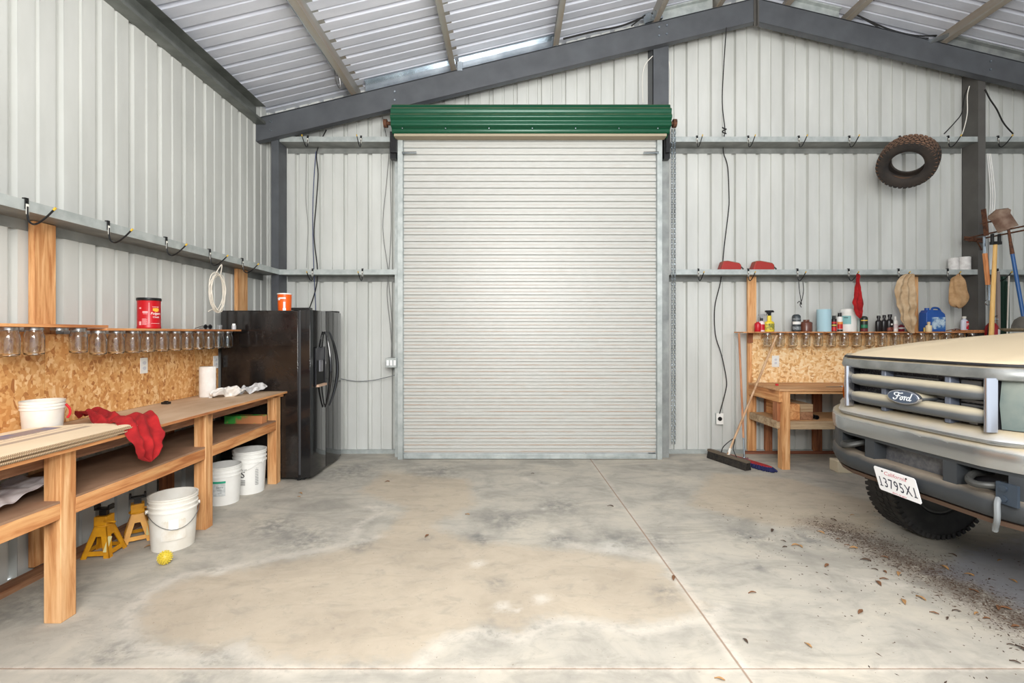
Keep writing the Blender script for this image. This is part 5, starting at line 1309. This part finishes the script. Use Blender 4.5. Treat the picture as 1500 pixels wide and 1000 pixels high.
# fenders
for s in (-1,1):
    a_=[];
    for kk in range(16):
        y=s*(.40+(.925-.40)*kk/15); a_.append(([interp(HDR,y)+.04,y,1.345],[interp(HOOD,y)+.03,y*.985,interp(ZB,interp(HOOD,y)+.03)-.05*(min(abs(y),.885)/.885)**4-.022]))
    m=MB(); m.add([p for ab in a_ for p in ab],[(2*i,2*i+1,2*i+3,2*i+2) for i in range(15)]); obj('fender_top', m, PAINT, T, fix=False)
    out=[(.50,1.335),(1.0,1.41),(1.97,1.475),(1.97,.60),(1.43,.60)]+[(.94+.49*math.cos(a),.41+.49*math.sin(a)) for a in [math.radians(d_) for d_ in range(25,156,10)]]+[(.47,.66),(.47,1.0)]
    m=MB(); m.prism(out,s*.90,s*.935,'y'); obj('fender', m, PAINT, T, bevel=.006)
# bumper
obj('bumper', sweep([(.004,.852),(-.004,.88),(-.004,.935),(.004,.955),(.03,.966),(.13,.966),(.13,.852)],-.935,.935,BMP,60), M('dusted_bumper_chrome',(170,172,172),.25,.85,dust=(DUST,.25,.9,.7)), T, ang=50)
vs_top=[(.018,.832),(.014,.851),(.10,.851),(.10,.832)]; vs_bot=[(.018,.722),(.0,.70),(-.002,.66),(.02,.618),(.05,.605),(.10,.605),(.10,.722)]
mid=[(.018,.720),(.018,.834),(.10,.834),(.10,.720)]
m = sweep(vs_top,-.93,.93,BMP,60); m.merge(sweep(vs_bot,-.93,.93,BMP,60))
for a,b in ((-.93,-.50),(-.285,-.215),(.215,.285),(.50,.93)): m.merge(sweep(mid,a,b,BMP,14))
obj('valance', m, VAL, T, ang=40)
obj('bumper_cavity', MB().box(.16,.18,-.56,.52,.62,.86), DKC, T)
obj('crossmember', MB().box(.11,.15,-.24,.24,.715,.84), M('dusty_metal_dark',(92,94,100),.4,.4,(120,120,122),40), T)
for s in (-1,1):
    m=MB(); m.tube(spline([(.16,s*.34,.80),(.06,s*.34,.795),(-.005,s*.37,.775),(-.01,s*.41,.765),(.03,s*.455,.77),(.14,s*.46,.775)],5),.017,10); obj('tow_hook', m, M('hook_steel',(62,62,60),.5,.4), T)
    if s > 0: continue
    m=MB(); m.box(.015,.03,s*.475-.0 if s>0 else -.565,s*.475+.09 if s>0 else -.475,.70,.80)
    for dz in (.725,.775): m.cyl((.008,s*.51,dz),(.016,s*.51,dz),.016,n=8)
    obj('hook_plate', m, M('blue_grey_steel',(66,76,88),.45,.5), T)
m=MB(); m.tube(spline([(.01,-.49,.72),(-.015,-.505,.70),(-.02,-.51,.65),(-.01,-.50,.615),(.02,-.47,.575),(.03,-.46,.555)],5),.012,8); obj('strap_hook', m, M('grey_strap',(120,124,126),.6), T)
# plate: seen from the front its right side is -y
pc = (-.014,.022,.628)
pl_ = obj('license_plate', MB().prism([(y,z) for y,z in [(-.135,-.066),(-.127,-.076),(.127,-.076),(.135,-.066),(.135,.066),(.127,.076),(-.127,.076),(-.135,.066)]],-.0015,.0015,'x'), M('plate_white',(238,238,240),.4), T, loc=pc, rot=(0,-.30,0))
def on_plate(mb, y, z, sx=1):
    o2=MB(); o2.f=mb.f; o2.v=[Vector((-.0018-v.z, -(v.x*sx+y), v.y+z)) for v in mb.v]; return o2
pn = text_mb('13795X1',.088,0,.0006,1.2)
ymn = min(v.y for v in pn.v); bx_=sorted(v.x for v in pn.v if v.y<ymn+.003); sl=[x for x in bx_ if x<bx_[0]+.012]; sr=[x for x in bx_ if x>bx_[-1]-.012]
obj('plate_number', on_plate(pn,0,-.018,.66), M('plate_navy',(34,38,60),.5), pl_)
m=MB()
for x in (sum(sl)/len(sl)*.66,sum(sr)/len(sr)*.66): m.box(-.0026,-.0016,-x-.010,-x+.010,ymn-.018,ymn-.0125)
obj('number_serif', m, M('plate_navy',(34,38,60),.5), pl_)
obj('state_name', on_plate(text_mb('California',.034,.35,.0004),-.0,.048,1.1), M('plate_red',(196,120,130),.5), pl_)
obj('plate_footer', on_plate(text_mb('dmv.ca.gov',.016,0,.0004),0,-.066,1.3), M('plate_red',(196,120,130),.5), pl_)
for y in (-.078,.078): obj('plate_screw', MB().cyl((-.004,y,.058),(-.001,y,.058),.005,n=10), BLACKM, pl_)
# wheels, underside
TYR = M('tyre_rubber',(38,37,37),.75,0,(56,54,52),9)
ty = tyre_mb(.40,.21,.25,N=56,block=.008); ty0=None
for x,y in ((.94,.74),(.94,-.74),(4.45,.74),(4.45,-.74)):
    if ty0 is None: ty0 = obj('tyre', ty, TYR, T, loc=(x,y,.402))
    else:
        q=ty0.copy(); C.objects.link(q); q.parent=T; q.location=(x,y,.402)
    m=MB().lathe([(0,-.02),(.07,-.03),(.10,.02),(.17,.06),(.20,.10),(.212,.10),(.212,-.10),(.20,-.10),(.16,-.07),(0,-.06)],n=32,M=Matrix.Rotation(PI/2 if y<0 else -PI/2,4,'X')); obj('wheel_rim', m, M('grey_rim',(96,94,90),.5,.6), T, loc=(x,y,.402))
m=MB(); m.tube([(.94,-.66,.402),(.94,.66,.402)],.045,12); m.lathe([(0,-.12),(.1,-.09),(.13,0),(.1,.09),(0,.12)],c=(0,0,0),n=18,M=Matrix.Translation((.94,.2,.40))); obj('axle', m, RUST, T)
for s in (-1,1): obj('frame_rail', MB().box(.15,5.2,s*.42-.035,s*.42+.035,.62,.76), M('frame_black',(44,38,34),.7), T)
obj('engine_tray', MB().box(.2,1.9,-.7,.7,.76,.80), DKC, T)
obj('under_bumper_shade', sweep([(.05,.575),(.04,.60),(.12,.603),(.12,.57)],-.7,.7,BMP,20), M('brown_shade',(82,62,48),.8), T)  # brown strip added to stand for the shadow below the bumper
# cab and bed beyond the frame
out=[(1.98,.55),(1.98,1.49),(2.0,1.50),(2.45,1.93),(3.15,1.95),(3.35,1.5),(3.35,.55)]
obj('cab', MB().prism([(1.98,.55),(1.98,1.48),(3.35,1.48),(3.35,.55)],-.93,.93,'y'), PAINT, T, bevel=.02)
m=MB(); lo=[(2.0,1.48),(3.35,1.48)]; m.add([(2.02,-.82,1.48),(2.02,.82,1.48),(3.33,.85,1.48),(3.33,-.85,1.48),(2.55,-.66,1.93),(2.55,.66,1.93),(3.15,.68,1.93),(3.15,-.68,1.93)],[(0,1,5,4),(1,2,6,5),(2,3,7,6),(3,0,4,7)]); obj('cab_glass', m, M('dusty_glass',(70,74,76),.2,0,(150,140,122),4), T, fix=False)
obj('cab_roof', MB().box(2.52,3.2,-.7,.7,1.92,1.97), PAINT, T, bevel=.02)
obj('bed', MB().box(3.40,5.5,-.95,-.90,.6,1.3).box(3.40,5.5,.90,.95,.6,1.3).box(5.45,5.5,-.9,.9,.6,1.3).box(3.4,3.45,-.9,.9,.6,1.3).box(3.4,5.5,-.9,.9,.72,.76), PAINT, T)
# hat on the hood
hp = T.matrix_world.copy() if False else Matrix.Translation(O) @ Matrix.Rotation(math.atan2(s_,c_),4,'Z')
hw = hp @ Vector((1.50,.50,interp(ZB,1.5)-.0))
t = thing('brimmed_hat','dark brimmed hat resting on the truck hood at the right edge','hat',(hw.x,hw.y,hw.z+.004))
obj('brim', MB().lathe([(0,0),(.14,.0),(.175,.018),(.18,.024),(.13,.012),(0,.012)],n=36,sy=.85), M('hat_brim',(70,66,58),.8,0,(120,112,98),14), t)
obj('crown', MB().lathe([(.108,.010),(.104,.045),(.09,.085),(.06,.108),(0,.112)],n=36,sy=.9), M('hat_crown',(58,56,52),.7,0,(84,78,70),8), t)

# ------------------------------------------------------------------ leaves and debris
LM = [M('leaf_brown',(128,88,58),.9,0,(96,66,46),40), M('leaf_dark',(78,60,48),.9), M('leaf_tan',(176,136,88),.9,0,(140,100,62),40)]
def leaf_mesh():
    m=MB(); n=10; L=.03; up=[];lo=[]
    for i in range(n+1):
        u=i/n; w=.010*math.sin(PI*u)**.8; zc=.004+.008*math.sin(PI*u); up.append(Vector((-L+2*L*u,w,zc+.004*u))); lo.append(Vector((-L+2*L*u,-w,zc+.006*(1-u))))
    mid_=[Vector(((a.x),0,a.z-.004)) for a in up]
    m.add(up+mid_+lo,[(i,i+1,n+1+i+1,n+1+i) for i in range(n)]+[(n+1+i,n+1+i+1,2*n+2+i+1,2*n+2+i) for i in range(n)]); return m
cr=[(340,268),(215,332),(470,330),(605,448),(655,460),(705,437),(722,472),(623,517),(650,497),(745,608),(895,663),(1005,652),(960,688),(1100,665),(985,378),(945,440),(1065,475),(1165,497),(1210,640),(1240,642),(1290,902),(1320,838),(1270,818),(158,310),(165,340),(404,207),(495,183),(370,433),(535,660),(105,260),(500,345),(425,300),(520,275),(560,405),(650,390),(1280,505),(1090,555),(1150,690),(1290,730),(830,590),(1215,405),(240,335)]
cr=[(x/3.333+1100,y/3.333+700) for x,y in cr]+[(x/2.5+600,y/2.5+640) for x,y in [(212,285),(1255,573),(1230,748),(1460,765),(1136,890),(968,520),(450,135),(735,255)]]+[(440,723),(438,728),(218,801),(567,706),(625,786)]
lf=[]; rnd=random.Random(5)
for i,(px,py) in enumerate(cr):
    p=FL(px,py); mt=rnd.choice(LM)
    if i<3 or True:
        if not any(l_[0]==mt.name for l_ in lf):
            q=obj('dry_leaf', leaf_mesh(), mt, fix=False, solid=.0008); lf.append((mt.name,q))
        else:
            q=[l_[1] for l_ in lf if l_[0]==mt.name][0].copy(); C.objects.link(q)
    q.location=(p.x,p.y,0.0015); q.rotation_euler=(rnd.uniform(-.12,.12),0,rnd.uniform(0,6.28)); sc=rnd.uniform(.5,1.05); q.scale=(sc,sc,sc)
    tag(q,'small dry curled leaf lying on the concrete floor','leaf','dry leaves scattered on the floor')
m=MB(); rnd=random.Random(9)
import bisect
for i in range(2600):
    k=rnd.random()
    if k<.8:
        a=rnd.randrange(len(DIRTL)-1); u=rnd.random(); x=DIRTL[a][0]*(1-u)+DIRTL[a+1][0]*u+rnd.gauss(0,.14); y=DIRTL[a][1]*(1-u)+DIRTL[a+1][1]*u+rnd.gauss(0,.13)
    else: x=rnd.uniform(1.6,4.2); y=rnd.uniform(2.0,4.2)
    if y<1.7 or y>5.6: continue
    L=rnd.uniform(.002,.010) if rnd.random()<.85 else rnd.uniform(.01,.02); w=rnd.uniform(.0012,.004); a=rnd.uniform(0,PI); h=rnd.uniform(.0008,.004)
    dx,dy=math.cos(a),math.sin(a)
    m.add([(x-dx*L,y-dy*L,.0006),(x+dy*w,y-dx*w,.0006),(x+dx*L,y+dy*L,.0006),(x-dy*w,y+dx*w,.0006),(x,y,h+.0006)],[(0,1,4),(1,2,4),(2,3,4),(3,0,4),(3,2,1,0)])
tag(obj('floor_debris', m, M('debris_brown',(92,70,54),.95,0,(60,46,38),30), fix=False), 'fine brown leaf litter and grit on the floor in front of the truck', 'debris', kind='stuff')

# ------------------------------------------------------------------ light and camera
sc_ = bpy.context.scene
w = bpy.data.worlds.new('sky'); sc_.world = w; w.use_nodes = True
bg = w.node_tree.nodes['Background']; bg.inputs[0].default_value = (.86,.93,1,1); bg.inputs[1].default_value = 1.4
def area(name, loc, rot, sx, sy, power, col=(1,1,1)):
    l = bpy.data.lights.new(name,'AREA'); l.shape='RECTANGLE'; l.size=sx; l.size_y=sy; l.energy=power; l.color=col
    o=bpy.data.objects.new(name,l); C.objects.link(o); o.location=loc; o.rotation_euler=rot; return o
area('overhead_fill', (.3,-.9,3.3), (math.radians(68),0,0), 3.0,1.6, 235, (1,.985,.95))  # unseen fill added above and behind the camera, no fixture
area('roof_bounce_fill', (.6,.4,2.7), (math.radians(180),0,0), 2.0,2.0, 275, (1,.99,.97))  # unseen uplight added to bounce flash off the roof
area('roof_bounce_fill', (5.6,-.8,2.7), (math.radians(180),0,0), 2.0,2.0, 110, (1,.99,.97))  # second added uplight, brightens the right side of the roof
area('flash_head', (.25,-.35,2.15), (math.radians(82),0,0), .35,.35, 80, (1,.99,.97))
cam = bpy.data.cameras.new('camera'); co = bpy.data.objects.new('camera', cam); C.objects.link(co)
co.location = (0,0,H); co.rotation_euler = (PI/2,0,0); cam.sensor_width = 36; cam.lens = 36*F/1500; cam.clip_start=.05
cam.shift_x = (750-CX)/1500; cam.shift_y = (CY-500)/1500
sc_.camera = co
vs_ = sc_.view_settings; vs_.view_transform='Standard'; vs_.look='None'; vs_.gamma=1; vs_.exposure=0.1; vs_.use_curve_mapping=False
